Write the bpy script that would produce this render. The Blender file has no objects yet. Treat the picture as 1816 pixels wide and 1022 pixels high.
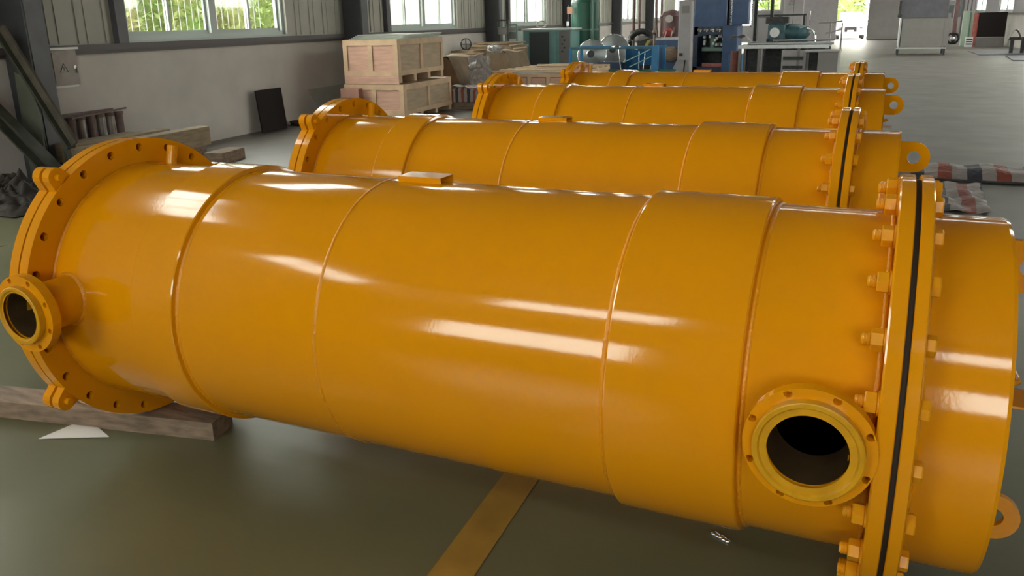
import bpy, math, random
from mathutils import Vector, Matrix
from mathutils import noise as mno
random.seed(7)
PI = math.pi
scn = bpy.context.scene
col = scn.collection

# ------------------------------------------------------------------ camera
F_PX, YAW, PITCH, ROLL = 1466.5, -0.4375, 0.2858, -0.0241
cam_data = bpy.data.cameras.new('camera')
cam = bpy.data.objects.new('camera', cam_data); col.objects.link(cam)
cy, sy, cp, sp = math.cos(YAW), math.sin(YAW), math.cos(PITCH), math.sin(PITCH)
fw = Vector((sy*cp, cy*cp, -sp)); rt = Vector((cy, -sy, 0)); up = rt.cross(fw)
r2 = math.cos(ROLL)*rt + math.sin(ROLL)*up; u2 = -math.sin(ROLL)*rt + math.cos(ROLL)*up
m = Matrix(((r2.x, u2.x, -fw.x), (r2.y, u2.y, -fw.y), (r2.z, u2.z, -fw.z))).to_4x4()
m.translation = Vector((2.6532, -2.313, 1.6))
cam.matrix_world = m
cam_data.sensor_width = 36; cam_data.lens = 36*F_PX/1816
cam_data.shift_x = (908-896.5)/1816; cam_data.shift_y = (468.4-511)/1816
cam_data.clip_end = 300
scn.camera = cam

# ------------------------------------------------------------------ world and exposure
SKY = 16.0
world = bpy.data.worlds.new('overcast_sky'); scn.world = world; world.use_nodes = True
wt = world.node_tree; wt.nodes.clear()
wo = wt.nodes.new('ShaderNodeOutputWorld'); wb = wt.nodes.new('ShaderNodeBackground')
wtc = wt.nodes.new('ShaderNodeTexCoord'); wsep = wt.nodes.new('ShaderNodeSeparateXYZ')
wr = wt.nodes.new('ShaderNodeValToRGB')
wr.color_ramp.elements[0].position = 0.0; wr.color_ramp.elements[0].color = (1.0, 0.95, 0.87, 1)
wr.color_ramp.elements[1].position = 1.0; wr.color_ramp.elements[1].color = (1.0, 0.97, 0.92, 1)
wt.links.new(wtc.outputs['Generated'], wsep.inputs[0]); wt.links.new(wsep.outputs['Z'], wr.inputs[0])
wt.links.new(wr.outputs[0], wb.inputs['Color']); wb.inputs['Strength'].default_value = SKY
wt.links.new(wb.outputs[0], wo.inputs[0])
scn.view_settings.view_transform = 'Standard'; scn.view_settings.look = 'None'
scn.view_settings.gamma = 1; scn.view_settings.use_curve_mapping = False
scn.view_settings.exposure = 0.0

# building frame: n = metres into the hall from the left wall, s = metres along the hall
AW = -0.0735; TH = 0.0735; XW = -5.891
def B(n, s, z=0.0):
    return (XW + math.cos(AW)*n + math.sin(AW)*s, -math.sin(AW)*n + math.cos(AW)*s, z)
HALL_W, S0, S1, HALL_H = 16.0, -8.3, 53.0, 9.0

# ------------------------------------------------------------------ materials
def mat(name, color, rough=0.6, metal=0.0, noise=0.0, nscale=8.0, bump=0.0, bscale=60.0, spec=0.5, c2=None, coat=0.0,
        stretch=None, detail=4.0):
    M = bpy.data.materials.new(name); M.use_nodes = True; t = M.node_tree; b = t.nodes['Principled BSDF']
    b.inputs['Base Color'].default_value = (*color, 1); b.inputs['Roughness'].default_value = rough
    b.inputs['Metallic'].default_value = metal; b.inputs['Specular IOR Level'].default_value = spec
    b.inputs['Coat Weight'].default_value = coat; b.inputs['Coat Roughness'].default_value = 0.08
    tc = t.nodes.new('ShaderNodeTexCoord'); mp = t.nodes.new('ShaderNodeMapping')
    t.links.new(tc.outputs['Object'], mp.inputs[0])
    if stretch: mp.inputs['Scale'].default_value = stretch
    if noise > 0 or c2:
        n = t.nodes.new('ShaderNodeTexNoise'); n.inputs['Scale'].default_value = nscale; n.inputs['Detail'].default_value = detail
        t.links.new(mp.outputs[0], n.inputs['Vector'])
        r = t.nodes.new('ShaderNodeValToRGB'); r.color_ramp.elements[0].position = 0.3; r.color_ramp.elements[1].position = 0.7
        a = c2 if c2 else tuple(max(0, c*(1-noise)) for c in color)
        r.color_ramp.elements[0].color = (*a, 1)
        r.color_ramp.elements[1].color = (*(color if c2 else tuple(min(1, c*(1+noise)) for c in color)), 1)
        t.links.new(n.outputs['Fac'], r.inputs[0]); t.links.new(r.outputs[0], b.inputs['Base Color'])
    if bump > 0:
        n2 = t.nodes.new('ShaderNodeTexNoise'); n2.inputs['Scale'].default_value = bscale; n2.inputs['Detail'].default_value = 2
        t.links.new(tc.outputs['Object'], n2.inputs['Vector'])
        bu = t.nodes.new('ShaderNodeBump'); bu.inputs['Strength'].default_value = bump; bu.inputs['Distance'].default_value = 0.01
        t.links.new(n2.outputs['Fac'], bu.inputs['Height']); t.links.new(bu.outputs[0], b.inputs['Normal'])
    return M
PAINT = mat('orange_yellow_paint', (0.76, 0.293, 0.002), 0.09, noise=0.025, nscale=3, bump=0.010, bscale=110, spec=0.5)
WELD = mat('painted_weld_bead', (0.76, 0.285, 0.003), 0.3, bump=0.35, bscale=90, spec=0.45)
NOZZ = mat('lemon_yellow_paint', (0.62, 0.30, 0.006), 0.35, noise=0.12, nscale=20, bump=0.05, bscale=90)
BORE = mat('dark_steel_bore', (0.11, 0.065, 0.03), 0.35, noise=0.3, nscale=10, metal=0.4)
GASK = mat('dark_gasket', (0.03, 0.02, 0.012), 0.8)
BOLT = mat('painted_bolt', (0.76, 0.31, 0.006), 0.25, bump=0.06, bscale=120)
PLASTER = mat('grey_plaster', (0.62, 0.575, 0.545), 0.9, noise=0.08, nscale=1.6, bump=0.05, bscale=20)
CLAD = mat('cream_cladding', (0.42, 0.41, 0.36), 0.55, noise=0.06, nscale=2)
CLADG = mat('grey_cladding', (0.27, 0.26, 0.27), 0.6, noise=0.05, nscale=1)
TRIM = mat('brown_grey_trim', (0.10, 0.085, 0.085), 0.5)
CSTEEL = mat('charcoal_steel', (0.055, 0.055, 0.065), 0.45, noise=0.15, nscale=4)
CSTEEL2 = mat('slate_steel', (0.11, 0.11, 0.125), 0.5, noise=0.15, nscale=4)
ALU = mat('pale_window_aluminium', (0.40, 0.44, 0.42), 0.45, metal=0.1)
ROOF = mat('dark_roof_sheet', (0.10, 0.10, 0.11), 0.7)
PLY = mat('pink_plywood', (0.60, 0.36, 0.27), 0.65, noise=0.14, nscale=3, stretch=(1, 1, 8), bump=0.1, bscale=40)
PINE = mat('pine_batten', (0.60, 0.42, 0.27), 0.65, noise=0.16, nscale=4, bump=0.1, bscale=40)
PLYD = mat('tan_plywood', (0.44, 0.33, 0.22), 0.65, noise=0.12, nscale=3, stretch=(1, 1, 8))
OLDW = mat('weathered_timber', (0.24, 0.17, 0.12), 0.8, noise=0.35, nscale=6, stretch=(1, 6, 6), bump=0.3, bscale=30)
GRNW = mat('grey_brown_timber', (0.30, 0.23, 0.15), 0.8, noise=0.25, nscale=5, stretch=(6, 1, 6), bump=0.3, bscale=30)
KRAFT = mat('kraft_paper', (0.22, 0.15, 0.085), 0.7, noise=0.2, nscale=5, bump=0.3, bscale=14)
KRAFT2 = mat('pale_board', (0.62, 0.47, 0.30), 0.6, noise=0.15, nscale=5)
FILM = mat('white_plastic_film', (0.40, 0.385, 0.37), 0.3, noise=0.15, nscale=14, bump=0.6, bscale=22)
BLACKP = mat('black_plate', (0.020, 0.015, 0.014), 0.7, spec=.2)
RUST = mat('brown_rusty_steel', (0.16, 0.11, 0.10), 0.6, noise=0.3, nscale=9, metal=0.3)
PIPEM = mat('grey_pipe_steel', (0.26, 0.23, 0.22), 0.4, noise=0.25, nscale=9, metal=0.5)
GALV = mat('galvanised_wire', (0.42, 0.45, 0.40), 0.4, metal=0.6)
TEAL = mat('teal_paint', (0.22, 0.42, 0.40), 0.45, noise=0.08, nscale=6)
TEALD = mat('dark_grey_panel', (0.07, 0.08, 0.085), 0.5)
GREEN = mat('deep_green_paint', (0.015, 0.10, 0.065), 0.35, noise=0.1, nscale=4)
GREENL = mat('light_green_steel', (0.14, 0.24, 0.20), 0.4)
BLUE = mat('machine_blue_paint', (0.05, 0.10, 0.22), 0.4, noise=0.12, nscale=5)
BLUEB = mat('bright_blue_paint', (0.02, 0.16, 0.34), 0.4, noise=0.12, nscale=7)
NAVY = mat('dark_navy_paint', (0.02, 0.035, 0.08), 0.4, noise=0.2, nscale=9)
TEALB = mat('petrol_machine_paint', (0.04, 0.10, 0.12), 0.45, noise=0.25, nscale=9)
SILVER = mat('brushed_aluminium', (0.50, 0.52, 0.53), 0.35, metal=0.7, noise=0.1, nscale=20)
CHROME = mat('bright_chrome', (0.85, 0.86, 0.88), 0.12, metal=1.0)
GREYP = mat('pale_grey_paint', (0.36, 0.34, 0.35), 0.5, noise=0.05, nscale=5)
GREYB = mat('bench_grey_steel', (0.22, 0.205, 0.20), 0.5, noise=0.06, nscale=3)
STAIN = mat('stainless_sheet', (0.24, 0.225, 0.215), 0.45, metal=0.1, noise=0.05, nscale=5)
DARKM = mat('dark_machine_parts', (0.03, 0.032, 0.033), 0.5, noise=0.5, nscale=12)
BROWN = mat('dark_brown_paint', (0.10, 0.05, 0.05), 0.45, noise=0.3, nscale=5)
RED = mat('red_fabric', (0.42, 0.07, 0.06), 0.6, noise=0.2, nscale=12)
REDP = mat('red_paint', (0.40, 0.12, 0.10), 0.5, noise=0.2, nscale=12)
ORNG = mat('orange_tag', (0.75, 0.38, 0.24), 0.6)
WHITEP = mat('white_paint', (0.78, 0.78, 0.78), 0.4)
YEL = mat('yellow_block', (0.55, 0.45, 0.12), 0.6)
MINT = mat('mint_paint', (0.38, 0.50, 0.40), 0.5, noise=0.08, nscale=3)
CARW = mat('white_car_paint', (0.80, 0.80, 0.80), 0.25, coat=0.3)
CARG = mat('dark_car_glass', (0.10, 0.11, 0.12), 0.1)
RUBBER = mat('black_rubber', (0.02, 0.02, 0.02), 0.8)
LEAF = mat('green_leaves', (0.17, 0.30, 0.06), 0.6, c2=(0.28, 0.30, 0.10), nscale=1.5)
LEAF2 = mat('yellow_green_leaves', (0.28, 0.36, 0.10), 0.6, c2=(0.16, 0.25, 0.06), nscale=2)
BARS = mat('white_security_bars', (0.40, 0.40, 0.38), 0.5)
GROUT = mat('outdoor_concrete', (0.35, 0.33, 0.31), 0.9, noise=0.15, nscale=1)
OUTW = mat('pale_outside_wall', (0.32, 0.32, 0.31), 0.9, noise=0.1, nscale=0.6)
BLOCK = mat('pale_grey_block', (0.42, 0.38, 0.36), 0.8, noise=0.1)
SCRAPM = mat('dark_plastic_wrap', (0.028, 0.022, 0.018), 0.65, noise=0.5, nscale=8, bump=0.8, bscale=12, spec=.25)
GREENSH = mat('grey_green_sheet', (0.10, 0.105, 0.08), 0.55, noise=0.3, nscale=3)
OLIVE = mat('brown_olive_steel', (0.075, 0.062, 0.045), 0.6, noise=0.4, nscale=6)
DKGREEN = mat('dark_olive_steel', (0.04, 0.042, 0.03), 0.5, noise=0.4, nscale=6)

def glass_mat():
    M = bpy.data.materials.new('window_glass'); M.use_nodes = True; t = M.node_tree; t.nodes.clear()
    o = t.nodes.new('ShaderNodeOutputMaterial'); mx = t.nodes.new('ShaderNodeMixShader')
    tr = t.nodes.new('ShaderNodeBsdfTransparent'); tr.inputs[0].default_value = (0.90, 0.93, 0.91, 1)
    gl = t.nodes.new('ShaderNodeBsdfGlossy'); gl.inputs['Roughness'].default_value = 0.05
    mx.inputs[0].default_value = 0.06
    t.links.new(tr.outputs[0], mx.inputs[1]); t.links.new(gl.outputs[0], mx.inputs[2]); t.links.new(mx.outputs[0], o.inputs[0])
    return M
GLASS = glass_mat()

def floor_mat():
    M = bpy.data.materials.new('epoxy_floor'); M.use_nodes = True; t = M.node_tree; b = t.nodes['Principled BSDF']
    tc = t.nodes.new('ShaderNodeTexCoord')
    n1 = t.nodes.new('ShaderNodeTexNoise'); n1.inputs['Scale'].default_value = 0.9; n1.inputs['Detail'].default_value = 5
    t.links.new(tc.outputs['Object'], n1.inputs['Vector'])
    # green epoxy near the vessels; beyond, reflected door light is coloured in as grey
    sep = t.nodes.new('ShaderNodeSeparateXYZ'); t.links.new(tc.outputs['Object'], sep.inputs[0])
    mr = t.nodes.new('ShaderNodeMapRange'); mr.inputs['From Min'].default_value = 2.6; mr.inputs['From Max'].default_value = 3.1
    t.links.new(sep.outputs['Y'], mr.inputs['Value'])
    g = t.nodes.new('ShaderNodeValToRGB'); g.color_ramp.elements[0].position = .3; g.color_ramp.elements[1].position = .72
    g.color_ramp.elements[0].color = (0.110, 0.112, 0.060, 1); g.color_ramp.elements[1].color = (0.165, 0.163, 0.092, 1)
    h = t.nodes.new('ShaderNodeValToRGB'); h.color_ramp.elements[0].position = .3; h.color_ramp.elements[1].position = .72
    h.color_ramp.elements[0].color = (0.110, 0.099, 0.084, 1); h.color_ramp.elements[1].color = (0.155, 0.140, 0.120, 1)
    t.links.new(n1.outputs['Fac'], g.inputs[0]); t.links.new(n1.outputs['Fac'], h.inputs[0])
    mx = t.nodes.new('ShaderNodeMix'); mx.data_type = 'RGBA'
    t.links.new(mr.outputs[0], mx.inputs['Factor']); t.links.new(g.outputs[0], mx.inputs['A']); t.links.new(h.outputs[0], mx.inputs['B'])
    t.links.new(mx.outputs['Result'], b.inputs['Base Color'])
    n2 = t.nodes.new('ShaderNodeTexNoise'); n2.inputs['Scale'].default_value = 2.2; n2.inputs['Detail'].default_value = 6
    t.links.new(tc.outputs['Object'], n2.inputs['Vector'])
    r = t.nodes.new('ShaderNodeMapRange'); r.inputs['To Min'].default_value = 0.22; r.inputs['To Max'].default_value = 0.40; b.inputs['Specular IOR Level'].default_value = 0.75
    t.links.new(n2.outputs['Fac'], r.inputs['Value']); ad = t.nodes.new('ShaderNodeMath'); ad.operation = 'MULTIPLY_ADD'; ad.inputs[1].default_value = 0.12
    t.links.new(mr.outputs[0], ad.inputs[0]); t.links.new(r.outputs[0], ad.inputs[2]); t.links.new(ad.outputs[0], b.inputs['Roughness'])
    n3 = t.nodes.new('ShaderNodeTexNoise'); n3.inputs['Scale'].default_value = 6; n3.inputs['Detail'].default_value = 3
    mp = t.nodes.new('ShaderNodeMapping'); mp.inputs['Scale'].default_value = (0.5, 2.0, 1)
    t.links.new(tc.outputs['Object'], mp.inputs[0]); t.links.new(mp.outputs[0], n3.inputs['Vector'])
    bu = t.nodes.new('ShaderNodeBump'); bu.inputs['Strength'].default_value = 0.10; bu.inputs['Distance'].default_value = 0.01
    t.links.new(n3.outputs['Fac'], bu.inputs['Height']); t.links.new(bu.outputs[0], b.inputs['Normal'])
    return M
FLOOR = floor_mat()
LINE = mat('worn_yellow_line', (0.36, 0.21, 0.045), 0.4, noise=0.2, nscale=6)

def stripe_mat(name, axis, width, cols):
    """woven plastic sheeting: repeating coloured stripes (true pattern of the cloth)"""
    M = bpy.data.materials.new(name); M.use_nodes = True; t = M.node_tree; b = t.nodes['Principled BSDF']
    tc = t.nodes.new('ShaderNodeTexCoord'); sep = t.nodes.new('ShaderNodeSeparateXYZ'); t.links.new(tc.outputs['Object'], sep.inputs[0])
    nz = t.nodes.new('ShaderNodeTexNoise'); nz.inputs['Scale'].default_value = 3; t.links.new(tc.outputs['Object'], nz.inputs['Vector'])
    a = t.nodes.new('ShaderNodeMath'); a.operation = 'MULTIPLY_ADD'; a.inputs[1].default_value = 0.06
    t.links.new(nz.outputs['Fac'], a.inputs[0]); t.links.new(sep.outputs[axis], a.inputs[2])
    d = t.nodes.new('ShaderNodeMath'); d.operation = 'DIVIDE'; d.inputs[1].default_value = width*len(cols); t.links.new(a.outputs[0], d.inputs[0])
    fr = t.nodes.new('ShaderNodeMath'); fr.operation = 'FRACT'; t.links.new(d.outputs[0], fr.inputs[0])
    r = t.nodes.new('ShaderNodeValToRGB'); r.color_ramp.interpolation = 'CONSTANT'
    els = r.color_ramp.elements
    els[0].position = 0; els[0].color = (*cols[0], 1); els[1].position = 1/len(cols); els[1].color = (*cols[1], 1)
    for i in range(2, len(cols)):
        e = els.new(i/len(cols)); e.color = (*cols[i], 1)
    t.links.new(fr.outputs[0], r.inputs[0]); t.links.new(r.outputs[0], b.inputs['Base Color'])
    b.inputs['Roughness'].default_value = 0.5
    n2 = t.nodes.new('ShaderNodeTexNoise'); n2.inputs['Scale'].default_value = 18; t.links.new(tc.outputs['Object'], n2.inputs['Vector'])
    bu = t.nodes.new('ShaderNodeBump'); bu.inputs['Strength'].default_value = 0.6; bu.inputs['Distance'].default_value = 0.02
    t.links.new(n2.outputs['Fac'], bu.inputs['Height']); t.links.new(bu.outputs[0], b.inputs['Normal'])
    return M
_r, _w, _b = (0.32, 0.08, 0.055), (0.38, 0.335, 0.32), (0.055, 0.055, 0.075)
TARP = stripe_mat('striped_woven_sheeting', 'X', 0.125, [_r, _w, _b, _w])
TARPX = stripe_mat('striped_woven_wrap', 'X', 0.06, [_r, _w, _b, _w])

# ------------------------------------------------------------------ mesh building
class MB:
    def __init__(s): s.v = []; s.f = []; s.sm = []; s.mi = []; s.cur = 0
    def add(s, vs, fs, smooth=False):
        b = len(s.v); s.v += [tuple(q) for q in vs]
        for q in fs:
            s.f.append(tuple(i+b for i in q)); s.sm.append(smooth); s.mi.append(s.cur)
        return s
    def box(s, x0, x1, y0, y1, z0, z1):
        vs = [(x, y, z) for z in (z0, z1) for y in (y0, y1) for x in (x0, x1)]
        return s.add(vs, [(0, 2, 3, 1), (4, 5, 7, 6), (0, 1, 5, 4), (2, 6, 7, 3), (0, 4, 6, 2), (1, 3, 7, 5)])
    def obox(s, c, ax, ay, az):
        c, ax, ay, az = map(Vector, (c, ax, ay, az)); vs = []
        for k in (-1, 1):
            for j in (-1, 1):
                for i in (-1, 1): vs.append(c+ax*i+ay*j+az*k)
        return s.add(vs, [(0, 2, 3, 1), (4, 5, 7, 6), (0, 1, 5, 4), (2, 6, 7, 3), (0, 4, 6, 2), (1, 3, 7, 5)])
    def bar(s, p, q, a, b, upv=(0, 0, 1)):
        p, q = Vector(p), Vector(q); d = (q-p); L = d.length; d.normalize(); u = Vector(upv)
        if abs(d.dot(u)) > .95: u = Vector((1, 0, 0))
        x = d.cross(u).normalized(); y = x.cross(d).normalized()
        return s.obox((p+q)/2, d*L/2, x*a/2, y*b/2)
    def lathe(s, prof, axis='x', o=(0, 0, 0), n=64, smooth=True, share=False, a0=0.0, a1=2*PI):
        """prof: [(along, radius)] ; separate strips keep edges crisp"""
        full = abs(a1-a0-2*PI) < 1e-6; cnt = n if full else n+1
        def P(al, r, k):
            a = a0+(a1-a0)*k/n; c, d = math.cos(a)*r, math.sin(a)*r
            if axis == 'x': v = (al, -c, d)
            elif axis == 'y': v = (c, al, d)
            else: v = (c, d, al)
            return (v[0]+o[0], v[1]+o[1], v[2]+o[2])
        segs = [prof] if share else [prof[i:i+2] for i in range(len(prof)-1)]
        for sg in segs:
            vs = [P(al, r, k) for al, r in sg for k in range(cnt)]; fs = []
            for i in range(len(sg)-1):
                for k in range(n):
                    k2 = (k+1) % cnt
                    a_, b_, c_, d_ = i*cnt+k, i*cnt+k2, (i+1)*cnt+k2, (i+1)*cnt+k
                    fs.append((a_, d_, c_, b_) if axis == 'y' else (a_, b_, c_, d_))
            s.add(vs, fs, smooth)
        return s
    def cyl(s, p, q, r, n=12, r1=None, caps=True):
        p, q = Vector(p), Vector(q); d = (q-p).normalized(); u = Vector((0, 0, 1)) if abs(d.z) < .9 else Vector((1, 0, 0))
        x = d.cross(u).normalized(); y = d.cross(x); r1 = r if r1 is None else r1; vs = []
        for c, rr in ((p, r), (q, r1)):
            for k in range(n):
                a = 2*PI*k/n; vs.append(c+(x*math.cos(a)+y*math.sin(a))*rr)
        s.add(vs, [(k, k+n, (k+1) % n+n, (k+1) % n) for k in range(n)], n > 6)
        if caps: s.add(vs[:n], [tuple(range(n))]); s.add(vs[n:], [tuple(reversed(range(n)))])
        return s
    def path(s, pts, r, n=8):
        pts = [Vector(p) for p in pts]; vs = []
        for i, p in enumerate(pts):
            d = (pts[min(i+1, len(pts)-1)]-pts[max(i-1, 0)]).normalized()
            u = Vector((0, 0, 1)) if abs(d.z) < .9 else Vector((1, 0, 0)); x = d.cross(u).normalized(); y = d.cross(x)
            for k in range(n):
                a = 2*PI*k/n; vs.append(p+(x*math.cos(a)+y*math.sin(a))*r)
        fs = [(i*n+k, (i+1)*n+k, (i+1)*n+(k+1) % n, i*n+(k+1) % n) for i in range(len(pts)-1) for k in range(n)]
        s.add(vs, fs, True); s.add(vs[:n], [tuple(range(n))]); s.add(vs[-n:], [tuple(reversed(range(n)))])
        return s
    def plate(s, pts, o, ux, uy, t):
        """flat outline pts (2D) in the plane ux,uy with thickness t along the normal"""
        o, ux, uy = Vector(o), Vector(ux), Vector(uy); nz = ux.cross(uy).normalized()*t/2; n = len(pts)
        A = [o+ux*a+uy*b-nz for a, b in pts]; C = [o+ux*a+uy*b+nz for a, b in pts]
        s.add(A, [tuple(reversed(range(n)))]); s.add(C, [tuple(range(n))])
        return s.add(A+C, [(k, (k+1) % n, (k+1) % n+n, k+n) for k in range(n)])
    def ringplate(s, ro, ri, o, ux, uy, t, n=24, tail=None):
        """disc with a hole; with tail=(length, halfwidth) one side runs out straight like a lifting eye"""
        o, ux, uy = Vector(o), Vector(ux), Vector(uy); nz = ux.cross(uy).normalized()*t/2; out = []; inn = []
        for k in range(n):
            a = 2*PI*k/n; c, d = math.cos(a), math.sin(a); x, y = c*ro, d*ro
            if tail and c < 0:
                x = max(-tail[0], c*10*ro) if abs(d) < .999 else 0; y = (ro if d > 0 else -ro) if abs(d) > .35 else d/.35*ro
            out.append((x, y)); inn.append((c*ri, d*ri))
        for sgn in (-1, 1):
            vs = [o+ux*a+uy*b+nz*sgn for a, b in out+inn]
            s.add(vs, [((k, (k+1) % n, (k+1) % n+n, k+n) if sgn < 0 else (k+n, (k+1) % n+n, (k+1) % n, k)) for k in range(n)])
        for loop, rev in ((out, False), (inn, True)):
            vs = [o+ux*a+uy*b-nz for a, b in loop]+[o+ux*a+uy*b+nz for a, b in loop]
            s.add(vs, [((k, k+n, (k+1) % n+n, (k+1) % n) if rev else (k, (k+1) % n, (k+1) % n+n, k+n)) for k in range(n)])
        return s
    def sphere(s, c, rx, ry, rz, nu=16, nv=10, jit=0.0, zmin=-1.0, seed=0):
        rnd = random.Random(seed); vs = []; fs = []
        for i in range(nv+1):
            ph = PI*i/nv
            for k in range(nu):
                a = 2*PI*k/nu; j = 1+jit*(rnd.random()-.5)*2 if 0 < i < nv else 1
                z = max(math.cos(ph)*j, zmin)
                vs.append((c[0]+rx*math.sin(ph)*math.cos(a)*j, c[1]+ry*math.sin(ph)*math.sin(a)*j, c[2]+rz*z))
        for i in range(nv):
            for k in range(nu): fs.append((i*nu+k, (i+1)*nu+k, (i+1)*nu+(k+1) % nu, i*nu+(k+1) % nu))
        return s.add(vs, fs, True)
    def grid(s, fn, nu, nv, thick=0.0):
        vs = [fn(i/nu, j/nv) for j in range(nv+1) for i in range(nu+1)]; w = nu+1
        fs = [(j*w+i, j*w+i+1, (j+1)*w+i+1, (j+1)*w+i) for j in range(nv) for i in range(nu)]
        s.add(vs, fs, True)
        if thick:
            lo = [(x, y, z-thick) for x, y, z in vs]; s.add(lo, [tuple(reversed(q)) for q in fs], True)
            ring = [i for i in range(w)]+[j*w+nu for j in range(1, nv+1)]+[nv*w+i for i in range(nu-1, -1, -1)]+[j*w for j in range(nv-1, 0, -1)]
            n = len(ring); vv = [vs[i] for i in ring]+[lo[i] for i in ring]
            s.add(vv, [(k+n, (k+1) % n+n, (k+1) % n, k) for k in range(n)])
        return s
    def flange(s, ri, ro, rh, rad, x0, x1, nh=24, phase=0.0):
        """annular plate, axis x, nh real bolt holes of radius rh on pitch radius rad"""
        NA = 5; st = 2*PI/nh
        for h in range(nh):
            ac = phase+h*st; A, Bq = ac-st/2, ac+st/2
            per = [(ro, A+(Bq-A)*i/NA) for i in range(NA+1)]+[(ri+(ro-ri)*.5, Bq)]+[(ri, Bq+(A-Bq)*i/NA) for i in range(NA+1)]+[(ri+(ro-ri)*.5, A)]
            P2 = [(-math.cos(a)*r, math.sin(a)*r) for r, a in per]; n = len(P2)
            hc = (-math.cos(ac)*rad, math.sin(ac)*rad)
            H2 = []
            for (a, b) in P2:
                dx, dy = a-hc[0], b-hc[1]; L = math.hypot(dx, dy); H2.append((hc[0]+dx/L*rh, hc[1]+dy/L*rh))
            for x, rev in ((x0, False), (x1, True)):
                vs = [(x, a, b) for a, b in P2+H2]
                s.add(vs, [((k, (k+1) % n, (k+1) % n+n, k+n) if rev else (k+n, (k+1) % n+n, (k+1) % n, k)) for k in range(n)])
            vs = [(x0, a, b) for a, b in H2]+[(x1, a, b) for a, b in H2]
            s.add(vs, [(k, (k+1) % n, (k+1) % n+n, k+n) for k in range(n)], True)
            for i in range(NA):
                (a, b), (c, d) = P2[i], P2[i+1]
                s.add([(x0, a, b), (x1, a, b), (x1, c, d), (x0, c, d)], [(0, 1, 2, 3)])
        s.lathe([(x0, ri), (x1, ri)], n=nh*NA)
        return s
    def mesh(s, name, mats):
        me = bpy.data.meshes.new(name); me.from_pydata(s.v, [], s.f)
        for mm in (mats if isinstance(mats, (list, tuple)) else [mats]): me.materials.append(mm)
        me.polygons.foreach_set('use_smooth', s.sm); me.polygons.foreach_set('material_index', s.mi)
        me.update(); return me
def tag(o, label=None, cat=None, group=None, kind=None):
    if label: o['label'] = label
    if cat: o['category'] = cat
    if group: o['group'] = group
    if kind: o['kind'] = kind
    return o
def ob(name, mb, m_, parent=None, loc=None, rz=0.0):
    o = bpy.data.objects.new(name, mb.mesh(name, m_) if isinstance(mb, MB) else mb); col.objects.link(o)
    if parent: o.parent = parent
    if loc: o.location = loc
    if rz: o.rotation_euler.z = rz
    return o
def part(name, me, parent, loc=(0, 0, 0), rot=(0, 0, 0), scale=(1, 1, 1)):
    o = bpy.data.objects.new(name, me); col.objects.link(o); o.parent = parent
    o.location = loc; o.rotation_euler = rot; o.scale = scale; return o
def thing(name, label, cat, loc=(0, 0, 0), rz=0.0, group=None):
    o = bpy.data.objects.new(name, None); col.objects.link(o); o.location = loc; o.rotation_euler.z = rz
    o.empty_display_size = 0.2
    return tag(o, label, cat, group)
def copy_tree(o, parent=None):
    c = o.copy(); col.objects.link(c); c.parent = parent
    for ch in list(o.children): copy_tree(ch, c)
    return c
def bld(name, mb, m_, kind='structure', label=None, parent=None):
    o = ob(name, mb, m_, parent)
    if not parent: o.location = B(0, 0, 0); o.rotation_euler.z = TH
    if kind: o['kind'] = kind
    if label: o['label'] = label
    return o
def bx(*a): return MB().box(*a)
def bevel_box(x0, x1, y0, y1, z0, z1, b=0.01):
    """box with chamfered vertical edges and top"""
    s = MB()
    def ring(z, i): return [(x0+b+i, y0+i, z), (x1-b-i, y0+i, z), (x1-i, y0+b+i, z), (x1-i, y1-b-i, z), (x1-b-i, y1-i, z), (x0+b+i, y1-i, z), (x0+i, y1-b-i, z), (x0+i, y0+b+i, z)]
    R = ring(z0, 0)+ring(z1-b, 0)+ring(z1, b*.7)
    fs = [(j*8+k, j*8+(k+1) % 8, (j+1)*8+(k+1) % 8, (j+1)*8+k) for j in (0, 1) for k in range(8)]
    s.add(R, fs+[tuple(range(7, -1, -1)), tuple(range(16, 24))]); return s

# ================================================================== the hall
fl = bld('floor', bx(-0.3, HALL_W+.3, S0-.3, S1+.25, -0.2, 0), FLOOR, label='glossy workshop floor, green epoxy, coloured grey beyond the vessels for reflected door light')
# painted line on the floor (thin paint film, its long edges follow the photo)
ln = MB().add([(1.70, -4.0, .0035), (1.83, -4.0, .0035), (1.555, 1.4, .0035), (1.42, 1.4, .0035)], [(0, 1, 2, 3)])
lo = ob('floor_line', ln, LINE); lo.parent = fl
lo.matrix_parent_inverse = (Matrix.Translation(Vector(B(0, 0, 0))) @ Matrix.Rotation(TH, 4, 'Z')).inverted()
lo['label'] = 'yellow line painted on the green floor'

RAIL = 1.40
BAY, W_S, W_L = 7.03, 5.62, 3.49      # window bays of the side walls
LOW_T, CL0, CL1 = 3.7, 6.8, 8.0        # head of the lower windows, clerestory sill and head
lw_idx = range(-2, 7); RWIN = range(1, 7)
def side_wall(name, n0, n1, windows, m_clad, label):
    """plaster below the rail, sheet metal above with openings"""
    w = MB().box(n0, n1, S0, S1, 0, RAIL)
    o = bld(name, w, PLASTER, label=label)
    up_ = MB(); s = S0
    for k in windows:
        a = W_S+BAY*k; b = min(a+W_L, S1-.2)
        a = max(a, S0+.3)
        up_.box(n0, n1, s, a, RAIL, HALL_H)
        up_.box(n0, n1, a, b, RAIL if (k == -2) else LOW_T, CL0); up_.box(n0, n1, a, b, CL1, HALL_H)
        s = b
    up_.box(n0, n1, s, S1, RAIL, HALL_H)
    ob('sheet_cladding', up_, m_clad, o)
    return o
wl = side_wall('wall_left', -0.24, 0, lw_idx, CLAD, 'long left wall, plaster below and cream sheet cladding above')
wrt = side_wall('wall_right', HALL_W, HALL_W+.24, RWIN, CLADG, 'far right wall with pink tinted windows')
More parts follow.
